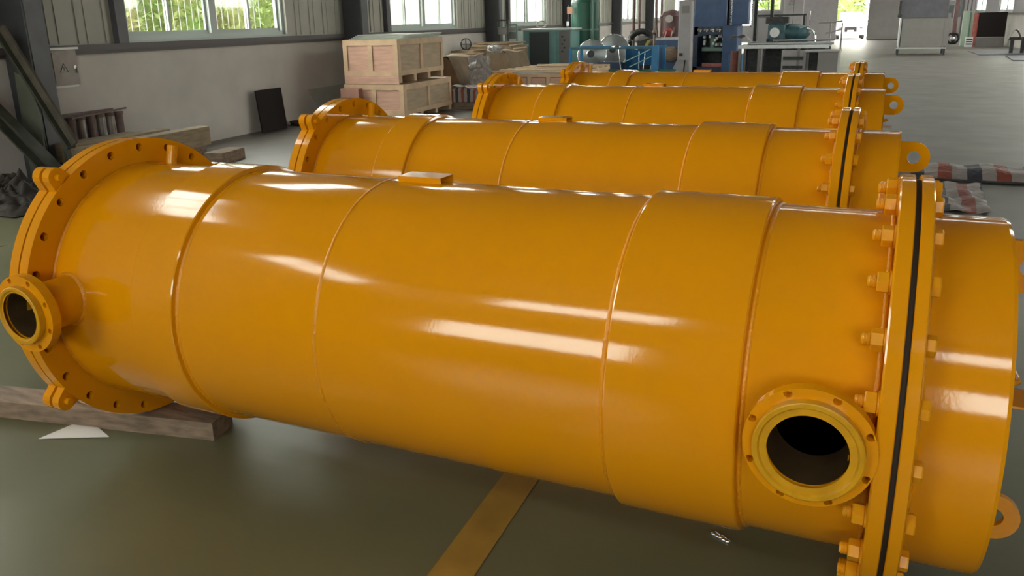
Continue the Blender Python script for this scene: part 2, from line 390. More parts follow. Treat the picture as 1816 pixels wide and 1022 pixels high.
# standing ribs of the cladding: one part per pair of ribs along the left wall
for k in lw_idx:
    a = W_S+BAY*k+W_L; b = W_S+BAY*(k+1)
    if k < -1 or k > 3: continue
    s = a+.25
    while s < b-.1:
        ob('cladding_rib', MB().box(0, .018, s, s+.045, RAIL+.06, HALL_H).box(0, .012, s+.14, s+.16, RAIL+.06, HALL_H), CLAD, wl)
        s += .42
# rails on top of the plaster
bld('trim_1', MB().box(0, .07, S0, S1, RAIL-.03, RAIL+.045).box(0, .03, S0, S1, RAIL-.07, RAIL-.03), TRIM, label='dark rail along the top of the left plaster wall')
bld('trim_2', bx(HALL_W-.07, HALL_W, S0, S1, RAIL-.03, RAIL+.045), TRIM, label='dark rail along the right wall')
# end walls
FB = MB()
DN0, DN1 = 8.86, 10.66
far_win = [(2.25, 3.95, .92), (4.12, 5.63, 1.82)]
FB.box(-.24, 2.25, S1, S1+.24, 0, HALL_H).box(3.95, 4.12, S1, S1+.24, 0, HALL_H).box(2.25, 3.95, S1, S1+.24, 0, .92)
FB.box(4.12, 5.63, S1, S1+.24, 0, 1.82).box(2.25, 3.95, S1, S1+.24, 4.0, HALL_H).box(4.12, 5.63, S1, S1+.24, 4.0, HALL_H)
FB.box(5.63, DN0, S1, S1+.24, 0, HALL_H).box(DN0, DN1, S1, S1+.24, 4.4, HALL_H).box(DN1, HALL_W+.24, S1, S1+.24, 0, HALL_H)
bld('wall_back', FB, CLADG, label='far end wall with the bright doorway')
NB = MB()
nwin = [(-.2, .3, 0, 0)]
near_low = [(2.42, 5.42), (8.75, 12.0)]
n = -.24
for a, b in near_low:
    NB.box(n, a, S0-.24, S0, 0, HALL_H); NB.box(a, b, S0-.24, S0, 0, 2.0); NB.box(a, b, S0-.24, S0, 3.7, 6.6); NB.box(a, b, S0-.24, S0, 8.0, HALL_H)
    n = b
NB.box(n, HALL_W+.24, S0-.24, S0, 0, HALL_H)
bld('wall_front', NB, CLADG, label='end wall behind the camera')
# roof with skylight strips (open to the sky, glazed)
RB = MB(); sky_s = [(24.0, 25.2), (38, 39.2)]
s = S0-.24
for a, b in sky_s:
    RB.box(-.24, HALL_W+.24, s, a, HALL_H, HALL_H+.15); RB.box(-.24, 7.0, a, b, HALL_H, HALL_H+.15); RB.box(14.0, HALL_W+.24, a, b, HALL_H, HALL_H+.15); s = b
RB.box(-.24, HALL_W+.24, s, S1+.24, HALL_H, HALL_H+.15)
ce = bld('ceiling', RB, ROOF, label='dark sheet roof with rooflight strips')
for a, b in sky_s: ob('rooflight_pane', bx(7.0, 14.0, a, b, HALL_H+.05, HALL_H+.06), GLASS, ce)

# ------------------------------------------------------------------ windows
win_no = [0]
def side_window(k, n, sgn, z0, z1, panes=4, bars=False):
    a = max(W_S+BAY*k, S0+.3); b = min(W_S+BAY*k+W_L, S1-.2); win_no[0] += 1
    nm = 'window_%d' % win_no[0]
    fr = MB(); t = .07; c = n-sgn*.10
    fr.box(c-.05, c+.05, a, b, z0, z0+.09).box(c-.05, c+.05, a, b, z1-t, z1).box(c-.05, c+.05, a, a+t, z0, z1).box(c-.05, c+.05, b-t, b, z0, z1)
    fr.box(n-sgn*.02-.03, n-sgn*.02+.05, a-.02, b+.02, z0-.03, z0+.03)
    root = bld(nm, fr, ALU, label=None)
    if panes == 4:
        m_ = (a+b)/2; ob('mullion', bx(c-.05, c+.05, m_-.06, m_+.06, z0+.09, z1-t), ALU, root)
        for h0, h1 in ((a+t, m_-.06), (m_+.06, b-t)):
            q = (h0+h1)/2
            for p0, p1, off in ((h0, q+.025, .018), (q-.025, h1, -.018)):
                sash = MB(); e = .045; cc = c+off
                sash.box(cc-.015, cc+.015, p0, p1, z0+.09, z0+.09+e).box(cc-.015, cc+.015, p0, p1, z1-t-e, z1-t)
                sash.box(cc-.015, cc+.015, p0, p0+e, z0+.09+e, z1-t-e).box(cc-.015, cc+.015, p1-e, p1, z0+.09+e, z1-t-e)
                so = ob('sash', sash, ALU, root)
                ob('pane', bx(cc-.003, cc+.003, p0+e, p1-e, z0+.09+e, z1-t-e), GLASS, so)
    else:
        ob('pane', bx(c-.003, c+.003, a+t, b-t, z0+.09, z1-t), GLASS, root)
        q = a+(b-a)/3
        for q in (a+(b-a)/3, a+2*(b-a)/3): ob('mullion', bx(c-.03, c+.03, q-.03, q+.03, z0+.09, z1-t), ALU, root)
    return root, a, b
def portal(n, s, z, w_, h_, direction):
    """light portal filling an opening: lets the sky in cleanly, adds no light of its own"""
    l = bpy.data.lights.new('window_portal', 'AREA'); l.shape = 'RECTANGLE'; l.size = w_; l.size_y = h_; l.cycles.is_portal = True
    o = bpy.data.objects.new('window_portal', l); col.objects.link(o); o.location = B(n, s, z)
    d = Vector(direction); d.rotate(Matrix.Rotation(TH, 3, 'Z'))
    o.rotation_euler = d.to_track_quat('-Z', 'Z' if abs(d.z) < .9 else 'Y').to_euler()
def bar_grille(n, a, b, z0, z1, label):
    g = thing('window_grille', label, 'grille', B(0, 0, 0), TH, 'security bars outside the left windows')
    ob('frame', MB().box(n-.012, n+.012, a, b, z0-.05, z0-.02).box(n-.012, n+.012, a, b, z1-.1, z1-.07), BARS, g)
    m_ = MB().cyl((n, 0, z0-.05), (n, 0, z1-.07), .006, 6).mesh('bar', BARS); s = a+.06
    while s < b-.03:
        part('bar', m_, g, (0, s, 0)); s += .135
for k in lw_idx:
    if k == -2: continue
    r, a, b = side_window(k, 0, 1, RAIL+.045, LOW_T, 4)
    r['label'] = 'left wall window, four sliding lights in pale aluminium frames'
    if k < 0: portal(-.02, (a+b)/2, (RAIL+LOW_T)/2, b-a-.1, LOW_T-RAIL-.1, (1, 0, 0))
    else: portal(-.3, (a+b)/2, (RAIL+LOW_T)/2, b-a, LOW_T-RAIL, (1, 0, 0))
for k in lw_idx:
    r, a, b = side_window(k, 0, 1, CL0, CL1, 1); portal(-.3, (a+b)/2, (CL0+CL1)/2, b-a, CL1-CL0, (1, 0, 0))
    if k not in RWIN: continue
    r, a, b = side_window(k, HALL_W, -1, RAIL+.045, LOW_T, 4 if k > 4 else 1); portal(HALL_W+.3, (a+b)/2, (RAIL+LOW_T)/2, b-a, LOW_T-RAIL, (-1, 0, 0))
    r, a, b = side_window(k, HALL_W, -1, CL0, CL1, 1); portal(HALL_W+.3, (a+b)/2, (CL0+CL1)/2, b-a, CL1-CL0, (-1, 0, 0))
for k, lab in ((0, 'white security bars outside the nearest left window'), (1, 'white security bars outside the second left window, above the crates'), (2, 'white security bars outside the third left window, behind the teal cabinet')):
    a = W_S+BAY*k; bar_grille(-.5, a-.1, a+W_L+.1, RAIL+.1, LOW_T, lab)
for a, b in near_low:
    for z0, z1 in ((2.0, 3.7), (6.6, 8.0)):
        win_no[0] += 1
        fr = MB().box(a, b, S0-.15, S0-.05, z0, z0+.06).box(a, b, S0-.15, S0-.05, z1-.06, z1).box(a, a+.06, S0-.15, S0-.05, z0, z1).box(b-.06, b, S0-.15, S0-.05, z0, z1)
        o = bld('window_%d' % win_no[0], fr, ALU); ob('pane', bx(a+.06, b-.06, S0-.103, S0-.097, z0+.06, z1-.06), GLASS, o)
        portal((a+b)/2, S0-.3, (z0+z1)/2, b-a, z1-z0, (0, 1, 0))
for a, b, z0 in far_win:
    win_no[0] += 1
    fr = MB().box(a, b, S1+.05, S1+.15, z0, z0+.07).box(a, b, S1+.05, S1+.15, 3.93, 4.0)
    for q in (a+.03, (a+b)/2, b-.03): fr.box(q-.03, q+.03, S1+.05, S1+.15, z0+.07, 3.93)
    o = bld('window_%d' % win_no[0], fr, ALU); ob('pane', bx(a+.06, b-.06, S1+.097, S1+.103, z0+.07, 3.93), GLASS, o)
portal((DN0+DN1)/2, S1+.1, 2.2, DN1-DN0, 4.4, (0, -1, 0))
for a, b in sky_s: portal(10.5, (a+b)/2, HALL_H+.12, 7.0, b-a, (0, 0, -1))
# sliding door leaves beside the far doorway
d1 = bld('door_1', MB().box(DN1-.05, DN1+2.1, S1-.14, S1-.06, .03, 4.5).box(DN1-.05, DN1+2.1, S1-.165, S1-.14, 1.28, 1.40).box(DN1-.05, DN1+.05, S1-.165, S1-.14, .03, 4.5), GREYB, label='grey sliding door leaf right of the far doorway')
d2 = bld('door_2', MB().box(DN0-2.1, DN0+.03, S1-.14, S1-.06, .03, 4.5).box(DN0-2.1, DN0+.03, S1-.165, S1-.14, 1.28, 1.40).box(DN0-.06, DN0+.03, S1-.165, S1-.14, .03, 4.5), GREYP, label='grey sliding door leaf left of the far doorway')

# steel columns along the left wall
def column(k, label, sgn_n=0):
    s = 3.82+BAY*k; c = thing('steel_column', label, 'column', B(0, s, 0), TH, 'columns along the left wall')
    o = c
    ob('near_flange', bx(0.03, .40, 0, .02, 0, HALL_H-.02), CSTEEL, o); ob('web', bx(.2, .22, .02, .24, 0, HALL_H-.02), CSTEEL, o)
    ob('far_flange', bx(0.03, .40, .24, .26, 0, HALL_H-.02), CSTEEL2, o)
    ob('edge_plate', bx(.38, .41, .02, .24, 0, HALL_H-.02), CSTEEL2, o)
    ob('base_plate', bx(.0, .5, -.08, .34, 0, .02), CSTEEL, o)
for k, lab in ((0, 'dark grey steel column at the left edge, in front of the electrical box'), (1, 'dark steel column rising behind the stacked crates'),
               (2, 'dark steel column between the second window and the teal cabinet'), (3, 'steel column behind the green tank'),
               (4, 'steel column far along the left wall, right of the green tank'), (5, 'distant steel column behind the brown boiler')): column(k, lab)
# small post trim beside the first window
for k in range(0, 4):
    s = W_S+BAY*k
    bld('trim_%d' % (3+k), bx(0, .09, s-.22, s-.06, RAIL+.045, HALL_H-.02), CSTEEL2, label='dark upright strip beside a left wall window')

# ================================================================== outside
gnd = bld('ground', MB().box(-40, HALL_W+30, S1+.25, S1+80, -.35, -.06).box(-40, -.3, -30, S1+.25, -.35, -.1).box(HALL_W+.3, HALL_W+30, -30, S1+.25, -.35, -.1), GROUT, label='pale concrete yard outside the hall')
def leaf_cloud(name, label, loc, size, cnt, seed, m_, cat='bush', group=None, ls=.085):
    rnd = random.Random(seed); t = thing(name, label, cat, loc, TH, group); mb = MB()
    mb.sphere((0, 0, size[2]*.5), size[0]*.42, size[1]*.42, size[2]*.45, 14, 9, .12, seed=seed)
    for i in range(cnt):
        u, v = rnd.random()*2*PI, math.acos(rnd.uniform(-1, 1)); q = rnd.uniform(.42, .54)
        c = Vector((size[0]*q*math.sin(v)*math.cos(u), size[1]*q*math.sin(v)*math.sin(u), size[2]*(.5+q*math.cos(v)*.95)))
        if c.z < .02: c.z = .02+rnd.random()*.3
        a = Vector((rnd.uniform(-1, 1), rnd.uniform(-1, 1), rnd.uniform(-1, 1))).normalized(); b = a.orthogonal().normalized(); l = ls*rnd.uniform(.6, 1.3)
        mb.add([c-a*l, c+b*l*.35, c+a*l, c-b*l*.35], [(0, 1, 2, 3)])
    f = ob('foliage', mb, m_, t); f['kind'] = 'stuff'
    ob('stem', MB().cyl((0, 0, -.1), (0, 0, size[2]*.4), .06, 8, .04), OLDW, t)
    return t
bl = ['pale leafy bush outside the nearest window, at its left light', 'green bush outside the nearest window, second light from left', 'bright green bush outside the nearest window, third light',
      'low bush outside the nearest window, right light', 'bush outside, seen at the right edge of the nearest window']
for i, (s, n, h) in enumerate(((5.6, -3.4, 3.6), (7.7, -3.0, 3.3), (9.8, -3.3, 3.9), (11.9, -3.1, 3.4), (14.0, -3.5, 3.7))):
    leaf_cloud('bush', bl[i], B(n, s, -.1), (1.72, 2.0, h), 5000, i+1, LEAF if i % 2 == 0 else LEAF2, group='bushes outside the left windows')
bld('outside_wall', MB().box(-9.3, -9.0, 17, 62, -.1, 3.2), OUTW, kind='structure', label='pale wall outside the farther left windows')
bld('outside_building', MB().box(HALL_W+7, HALL_W+8, 30, 62, -.1, 2.6).box(HALL_W+6.9, HALL_W+7, 30, 62, 2.3, 2.7), mat('pink_outside_wall', (.42, .16, .15), .9, noise=.2, nscale=.5), label='pink-red building outside the far right windows')
for i, (n, s, h) in enumerate(((5.0, 70, 6.5), (9.4, 70, 7.5), (13.8, 70, 6.0))):
    leaf_cloud('tree', ['tree left of the car outside', 'tree behind the white car', 'tree right of the car outside'][i], B(n, s, -.1), (3.7, 3.7, h), 900, 20+i, LEAF2 if i == 1 else LEAF, 'tree', 'trees beyond the doorway', .35)

# car outside the doorway, facing the hall
car = thing('car', 'white car parked outside the far doorway, nose to the hall', 'car', B(9.80, 56.6, -.06), TH)
def loft(secs, m_, name, parent):
    mb = MB(); n = len(secs[0]); vs = [v for s_ in secs for v in s_]
    fs = [(i*n+k, i*n+(k+1) % n, (i+1)*n+(k+1) % n, (i+1)*n+k) for i in range(len(secs)-1) for k in range(n)]
    mb.add(vs, fs, True); mb.add(secs[0], [tuple(reversed(range(n)))]); mb.add(secs[-1], [tuple(range(n))])
    return ob(name, mb, m_, parent)
def carsec(y, w, z0, z1, r=.12):
    pts = []
    for cx_, cz, a0 in ((w-r, z0+r, -PI/2), (w-r, z1-r, 0), (-w+r, z1-r, PI/2), (-w+r, z0+r, PI)):
        for k in range(4): pts.append((cx_+math.cos(a0+PI/2*k/3)*r, y, cz+math.sin(a0+PI/2*k/3)*r))
    return pts
loft([carsec(0, .72, .38, .80), carsec(.12, .84, .30, .95), carsec(1.1, .91, .28, 1.04), carsec(2.6, .93, .28, 1.06), carsec(4.1, .88, .3, 1.05), carsec(4.4, .78, .4, .9)], CARW, 'body', car)
loft([carsec(1.05, .78, .98, 1.05, .03), carsec(1.75, .70, .98, 1.62, .1), carsec(2.1, .68, .98, 1.70, .12), carsec(3.5, .68, .98, 1.68, .12), carsec(4.2, .72, .98, 1.1, .05)], CARW, 'cabin', car)
ob('windscreen', MB().add([(-.68, 1.06, 1.10), (.68, 1.06, 1.10), (.60, 1.66, 1.58), (-.60, 1.66, 1.58)], [(0, 1, 2, 3)]).add([(-.68, 1.10, 1.09), (.68, 1.10, 1.09), (.60, 1.70, 1.57), (-.60, 1.70, 1.57)], [(3, 2, 1, 0)]), CARG, car)
gr = ob('grille', bevel_box(-.36, .36, -.03, .08, .48, .80, .03), RUBBER, car)
ob('number_plate', bx(-.2, .2, -.045, -.03, .48, .60), GREYP, car)
for x in (-.62, .62): ob('headlight', MB().sphere((x, .05, .72), .14, .08, .07), CARG, car)
ob('bumper', bevel_box(-.80, .80, -.06, .2, .28, .42, .04), CARW, car)
for x in (-.76, .76):
    for y in (.85, 3.5): ob('wheel', MB().lathe([(x-.1, 0), (x-.1, .30), (x-.07, .335), (x+.07, .335), (x+.1, .30), (x+.1, 0)], 'x', (0, y, .335), 24), RUBBER, car)
for x in (-.95, .95): ob('mirror', MB().sphere((x, 1.2, 1.12), .1, .07, .08, 10, 6), CARW, car)

# ================================================================== pressure vessels
RS, RF, RBND, ZC = 0.4594, 0.5574, 0.4773, 0.6377
PH = math.radians(1.6)
def tube_mesh(x0, x1, r, ri=None, n=96, steps=1):
    mb = MB(); mb.cur = 0
    mb.lathe([(x0+(x1-x0)*i/steps, r) for i in range(steps+1)], n=n, share=True)
    return mb
vessel = thing('pressure_vessel', 'nearest orange-yellow pressure vessel, largest, lying across the foreground', 'vessel', (0, 0, 0), 0, 'row of orange-yellow vessels')
def vp(name, mb, m_, parent=None):
    """vessel part: modelled around the axis, lifted to the axis height"""
    mb.v = [(x, y, z+ZC) for x, y, z in mb.v]
    return ob(name, mb, m_, parent or vessel)
# shell: closed double wall, then the two nozzle openings are cut out of it
NZ = [(0.078, .056, .0865, .080, .101, .134, -.625, 5.0), (2.558, .044, .090, .0865, .118, .142, -.565, 2.0)]
sh = MB().lathe([(0, RS), (2.69, RS)], n=128)
sh.cur = 1; sh.lathe([(2.69, RS-.012), (0, RS-.012)], n=128); sh.cur = 0
sh.lathe([(0, RS-.012), (0, RS)], n=128); sh.lathe([(2.69, RS), (2.69, RS-.012)], n=128)
import bmesh
shell = vp('shell', sh, [PAINT, BORE])
bmm = bmesh.new(); bmm.from_mesh(shell.data); bmesh.ops.remove_doubles(bmm, verts=bmm.verts, dist=1e-5); bmesh.ops.recalc_face_normals(bmm, faces=bmm.faces); bmm.to_mesh(shell.data); bmm.free()
for nx, nzo, rp, rb, rh_, rfl, yf, _q in NZ:
    cm = MB().cyl((nx, -.9, ZC+nzo), (nx, -.2, ZC+nzo), rb+.0025, 64); me = cm.mesh('cut', BORE)
    b2 = bmesh.new(); b2.from_mesh(me); bmesh.ops.remove_doubles(b2, verts=b2.verts, dist=1e-5); bmesh.ops.recalc_face_normals(b2, faces=b2.faces); b2.to_mesh(me); b2.free()
    cut = bpy.data.objects.new('cut', me); col.objects.link(cut)
    md = shell.modifiers.new('b', 'BOOLEAN'); md.operation = 'DIFFERENCE'; md.solver = 'EXACT'; md.object = cut
    bpy.context.view_layer.update()
    dg = bpy.context.evaluated_depsgraph_get(); nm_ = bpy.data.meshes.new_from_object(shell.evaluated_get(dg)); shell.modifiers.clear(); shell.data = nm_
    bpy.data.objects.remove(cut)
sm_ = shell.data; nrm = []
for pl in sm_.polygons:
    pn = pl.normal; rr = [math.hypot(sm_.vertices[v].co.y, sm_.vertices[v].co.z-ZC) for v in pl.vertices]
    rad_ok = min(rr) > RS-.002 and abs(pn.x) < .1
    if not rad_ok and abs(pn.x) < .995 and min(rr) > RS-.02 and max(rr) > RS-.011: pl.material_index = 1
    for v in pl.vertices:
        c = sm_.vertices[v].co
        nrm.append((0, c.y/RS, (c.z-ZC)/RS) if rad_ok else tuple(pn))
sm_.normals_split_custom_set(nrm)
# bands, weld seams
for a, b, nm2 in ((.400, .584, 'band'), (2.056, 2.389, 'band')):
    vp(nm2, MB().lathe([(a-.004, RS-.002), (a, RBND-.003), (a+.004, RBND), (b-.004, RBND), (b, RBND-.003), (b+.004, RS-.002)], n=128), PAINT)
def seam(x, r, w=.006, h=.003):
    rnd = random.Random(int(x*1000)); N = 260; mb = MB(); vs = []; fs = []; offs = [(-w, 0), (-w*.5, h*.8), (0, h), (w*.5, h*.8), (w, 0)]
    for k in range(N):
        a = 2*PI*k/N; j = 1+.35*math.sin(k*2.4)+rnd.uniform(-.2, .2)
        for dx, dr in offs: vs.append((x+dx+rnd.uniform(-.0008, .0008), -math.cos(a)*(r+dr*j), math.sin(a)*(r+dr*j)))
    for k in range(N):
        for i in range(4): fs.append((k*5+i, ((k+1) % N)*5+i, ((k+1) % N)*5+i+1, k*5+i+1))
    mb.add(vs, fs, True); return mb
vp('weld_seam', seam(1.144, RS), WELD)
vp('weld_seam', seam(.400-.008, RS, .007, .004), WELD); vp('weld_seam', seam(.584+.008, RS, .007, .004), WELD)
vp('weld_seam', seam(2.056-.008, RS, .007, .004), WELD); vp('weld_seam', seam(2.389+.008, RS, .007, .004), WELD)
vp('weld_seam', seam(.005, RS, .006, .005), WELD); vp('weld_seam', seam(2.684, RS, .006, .005), WELD)
# left end: two drilled flanges with a gasket line, blind behind
vp('drilled_flange', MB().flange(RS-.01, RF, .0155, .524, -.041, 0, 24, PH), PAINT)
vp('gasket', MB().lathe([(-.049, .40), (-.049, RF-.012), (-.041, RF-.012)], n=96), GASK)
bf = MB().flange(RS-.02, RF, .0155, .524, -.0915, -.049, 24, PH); bf.lathe([(-.0915, 0), (-.0915, RS-.02)], n=96).lathe([(-.049, RS-.02), (-.049, 0)], n=96)
vp('blind_flange', bf, PAINT)
# jack lugs: a pair of ears on both plates, four round the rim
for d in (53, -36, 143, 233):
    a = math.radians(d); rad = Vector((0, -math.cos(a), math.sin(a))); tan = Vector((0, math.sin(a), math.cos(a)))
    mb = MB()
    for x, t in ((-.021, .034), (-.070, .036)):
        pts = [(-.055, -.052), (.012, -.038)]+[(.022+math.cos(q)*.036, math.sin(q)*.036) for q in [(-PI/2+PI*k/8) for k in range(9)]]+[(.012, .038), (-.055, .052)]
        mb.plate(pts, Vector((x, 0, 0))+rad*(RF+.005), rad, tan, t)
    mb.cyl(Vector((-.10, 0, 0))+rad*(RF+.028), Vector((.016, 0, 0))+rad*(RF+.028), .013, 10)
    vp('hinge_lug', mb, PAINT)
for d, r1 in ((105, .532), (-91, .585)):
    a = math.radians(d); rad = Vector((0, -math.cos(a), math.sin(a)))
    vp('drain_stub', MB().cyl(Vector((.045, 0, 0))+rad*.44, Vector((.045, 0, 0))+rad*r1, .021, 16), PAINT)
# right end: flanges, gasket, bolts
vp('body_flange', MB().lathe([(2.69, RS-.005), (2.69, RF-.004), (2.694, RF), (2.7245, RF), (2.7265, RF-.003), (2.7265, RS-.01)], n=128), PAINT)
vp('gasket', MB().lathe([(2.7265, RF-.014), (2.739, RF-.014)], n=128), GASK)
vp('cover_flange', MB().lathe([(2.739, RS-.01), (2.739, RF-.003), (2.741, RF), (2.765, RF), (2.768, RF-.004), (2.768, RS-.005)], n=128), PAINT)
hexn = lambda x0, x1, r: MB().lathe([(x0, 0), (x0, r*.92), (x0+.003, r), (x1-.003, r), (x1, r*.92), (x1, 0)], n=6, smooth=False)
stud = MB().lathe([(-.068, 0), (-.068, .0115), (-.064, .0135), (.045, .0135), (.045, 0)], n=12)
for k in range(11):
    stud.lathe([(-.064+k*.003, .0135), (-.0625+k*.003, .0148), (-.061+k*.003, .0135)], n=12)
stud = stud.mesh('bolt', BOLT); nutm = hexn(-.030-.0185, -.0215, .0255).mesh('nut', BOLT); headm = hexn(.0595, .080, .0245).mesh('bolt_head', BOLT)
washm = MB().lathe([(-.022, 0), (-.022, .0285), (-.018, .0285), (-.018, 0)], n=20).mesh('washer', BOLT)
for k in range(24):
    a = PH+k*2*PI/24
    bo = part('bolt', stud, vessel, (2.708, -math.cos(a)*.524, ZC+math.sin(a)*.524), (a*1.0+.3*(k % 5), 0, 0))
    for me in (nutm, headm, washm): part(me.name, me, bo)
vp('end_cap', MB().lathe([(2.766, RS), (2.937, RS)], n=128).lathe([(2.937, RS), (2.945, RS-.003), (2.945, RS-.014)], n=128).lathe([(2.945, RS-.014), (2.930, RS-.014), (2.930, 0)], n=128), PAINT)
vp('weld_seam', seam(2.773, RS, .005, .004), WELD)
# lifting lugs on the end plate (upright plates) and a bent handle in the middle
for z in (.350, -.350):
    vp('lifting_lug', MB().ringplate(.066, .027, (3.005, 0, z), (1, 0, 0), (0, 0, 1), .02, 24, (.075, .066)), PAINT)
vp('handle', MB().path([(2.92, -.05, .04), (2.985, -.05, .05), (3.01, -.03, .055), (3.01, .03, .055), (2.985, .05, .05), (2.92, .05, .04)], .008, 8).box(2.93, 3.05, -.06, .06, -.006, .0), PAINT)
# name plate bracket: short open channel on top
br = MB(); zt = .4594
br.box(1.185, 1.345, 0, .004, zt-.004, zt+.018).box(1.185, 1.345, .086, .090, zt-.012, zt+.018).box(1.185, 1.345, .004, .086, zt+.015, zt+.018)
vp('plate_bracket', br, PAINT)
# nozzles
for nx, nzo, rp, rb, rh_, rfl, yf, ph in NZ:
    nz = thing('nozzle', None, None, (nx, 0, ZC+nzo), 0); nz.parent = vessel
    # one mesh for the stub, flange, raised hub and bolt holes as its sub-parts
    nb = MB()
    nb.cur = 0; nb.lathe([(-.42, rp), (yf+.035, rp)], 'y', n=64)
    nb.cur = 1; nb.lathe([(yf, rb), (-.425, rb)], 'y', n=64)
    bpy.data.objects.remove(nz); nz = ob('nozzle', nb, [PAINT, BORE], vessel, (nx, 0, ZC+nzo))
    fm = MB().flange(rp-.001, rfl, .0095, (rh_+rfl)/2+.003, -.016, .016, 8, math.radians(22.5))
    fo = ob('nozzle_flange', fm, PAINT, nz, (0, yf+.02, 0)); fo.rotation_euler.z = PI/2
    hb = MB().lathe([(yf+.004, rh_), (yf-.018, rh_), (yf-.020, rh_-.003), (yf-.020, rh_-.012), (yf-.014, rh_-.016), (yf-.014, rb)], 'y', n=64)
    ob('raised_face', hb, NOZZ, nz)
    wa = MB().lathe([(0, .003), (.004, .004)], n=8)
    r_ = rp; N = 96; vs = []; fs = []     # fillet weld where the stub meets the shell
    for k in range(N):
        a = 2*PI*k/N; zc_ = math.sin(a)*(r_+.004)+nzo; y0 = -math.sqrt(RS**2-min(RS-.001, abs(zc_))**2)
        for dr, dy in ((-.003, -.010), (.004, -.009), (.009, .002)):
            vs.append((math.cos(a)*(r_+dr), y0+dy, math.sin(a)*(r_+dr)))
    for k in range(N):
        for i in range(2): fs.append((k*3+i, k*3+i+1, ((k+1) % N)*3+i+1, ((k+1) % N)*3+i))
    ob('weld_bead', MB().add(vs, fs, True), WELD, nz)
# the other vessels of the row
VV = [('second vessel of the row, directly behind the nearest', 1.6965, -.169, .9745),
      ('third orange-yellow vessel from the front', 3.993, -.237, .9640),
      ('farthest orange-yellow vessel, before the slatted crate and blue bench', 5.704, -.200, .9390)]
vessels = [vessel]
for lab, y, x, k in VV:
    c = copy_tree(vessel); c['label'] = lab; c.location = (x, y, 0); c.scale = (k, 1, 1); vessels.append(c)

# timbers under the vessels
bm_ = MB().obox((-.68, -.205, .039), Vector((1.0, .19, 0)).normalized()*.98, Vector((-.19, 1.0, 0)).normalized()*.07, (0, 0, .039))
tag(ob('timber_beam', bm_, OLDW), 'weathered timber beam under the left flange of the nearest vessel', 'beam', 'timber bearers under the vessels')
for i, (lab, y, x, k) in enumerate(VV):
    tag(ob('timber_beam', MB().box(-.62, .16, -.07, .07, 0, .079), OLDW, None, (x-.04, y+.0, 0)), ['timber bearer under the left flange of the second vessel', 'timber bearer under the left flange of the third vessel', 'timber bearer under the left flange of the farthest vessel'][i], 'beam', 'timber bearers under the vessels')
for i, vv in enumerate(vessels):
    k = vv.scale.x
    tag(ob('timber_block', MB().box(-.07, .07, -.13, .13, 0, .079), OLDW, None, (vv.location.x+2.73*k, vv.location.y, 0)),
        ['timber block under the right flange of the nearest vessel', 'timber block under the right flange of the second vessel', 'timber block under the right flange of the third vessel', 'timber block under the right flange of the farthest vessel'][i], 'block', 'blocks under the right flanges')
tag(ob('paper_scrap', MB().add([(-.39, -.36, .004), (-.13, -.235, .004), (-.36, -.15, .004)], [(0, 1, 2)]).add([(-.39, -.36, .002), (-.13, -.235, .002), (-.36, -.15, .002)], [(2, 1, 0)]), WHITEP), 'white paper scrap on the floor by the timber beam', 'paper')
cr = MB()
for i in range(5): cr.sphere((2.265+.012*i, .045-.006*i, .005), .012, .009, .007, 6, 4, .3, seed=i)
tag(ob('foil_scrap', cr, CHROME), 'tiny shiny scrap on the floor beneath the right band', 'scrap')

# ================================================================== left side clutter
# electrical box on the wall
eb = thing('electrical_box', 'grey wall-mounted electrical box with a warning triangle', 'box', B(0, 4.33, 1.0), TH)
ob('body', bevel_box(.002, .10, 0, .37, 0, .40, .008), BLOCK, eb)
ob('lid', bx(.002, .125, -.01, .39, .40, .425), WHITEP, eb)
ob('door', bx(.10, .108, .02, .33, .03, .37), BLOCK, eb)
tri = MB(); P3 = [(.11, .10, .15), (.11, .21, .15), (.11, .155, .245)]
for i in range(3): tri.bar(P3[i], P3[(i+1) % 3], .008, .003)
tri.bar((.11, .155, .17), (.11, .155, .21), .006, .003)
ob('warning_triangle', tri, DARKM, eb)
ob('latch', MB().cyl((.108, .30, .20), (.125, .30, .20), .02, 12), CHROME, eb)
ob('keys', MB().box(.115, .12, .31, .33, .13, .2), DARKM, eb)
ob('lower_ledge', bx(.0, .11, .0, .33, -.025, -.003), WHITEP, eb)
# rack of tubes standing by the wall
rk = thing('pipe_rack', 'brown rack of upright steel pipes against the wall, behind the timber stack', 'rack', B(.22, 4.33, 0), TH)
ob('top_bar', MB().bar((-.12, -.05, .66), (-.12, .78, .66), .03, .03).bar((.10, -.05, .64), (.10, .78, .68), .02, .02), RUST, rk)
ob('bottom_bar', MB().bar((0, -.05, .03), (0, .78, .03), .12, .05), RUST, rk)
for i in range(6):
    mt = [RUST, PIPEM, RUST, PIPEM, PIPEM, RUST][i]
    o = ob('pipe', MB().lathe([(.05, .048), (.60, .048)], 'z', (0, .02+.145*i, 0), 20), mt, rk)
    ob('pipe_collar', MB().lathe([(.60, .04), (.60, .058), (.64, .058), (.64, .0)], 'z', (0, .02+.145*i, 0), 16), RUST, o)
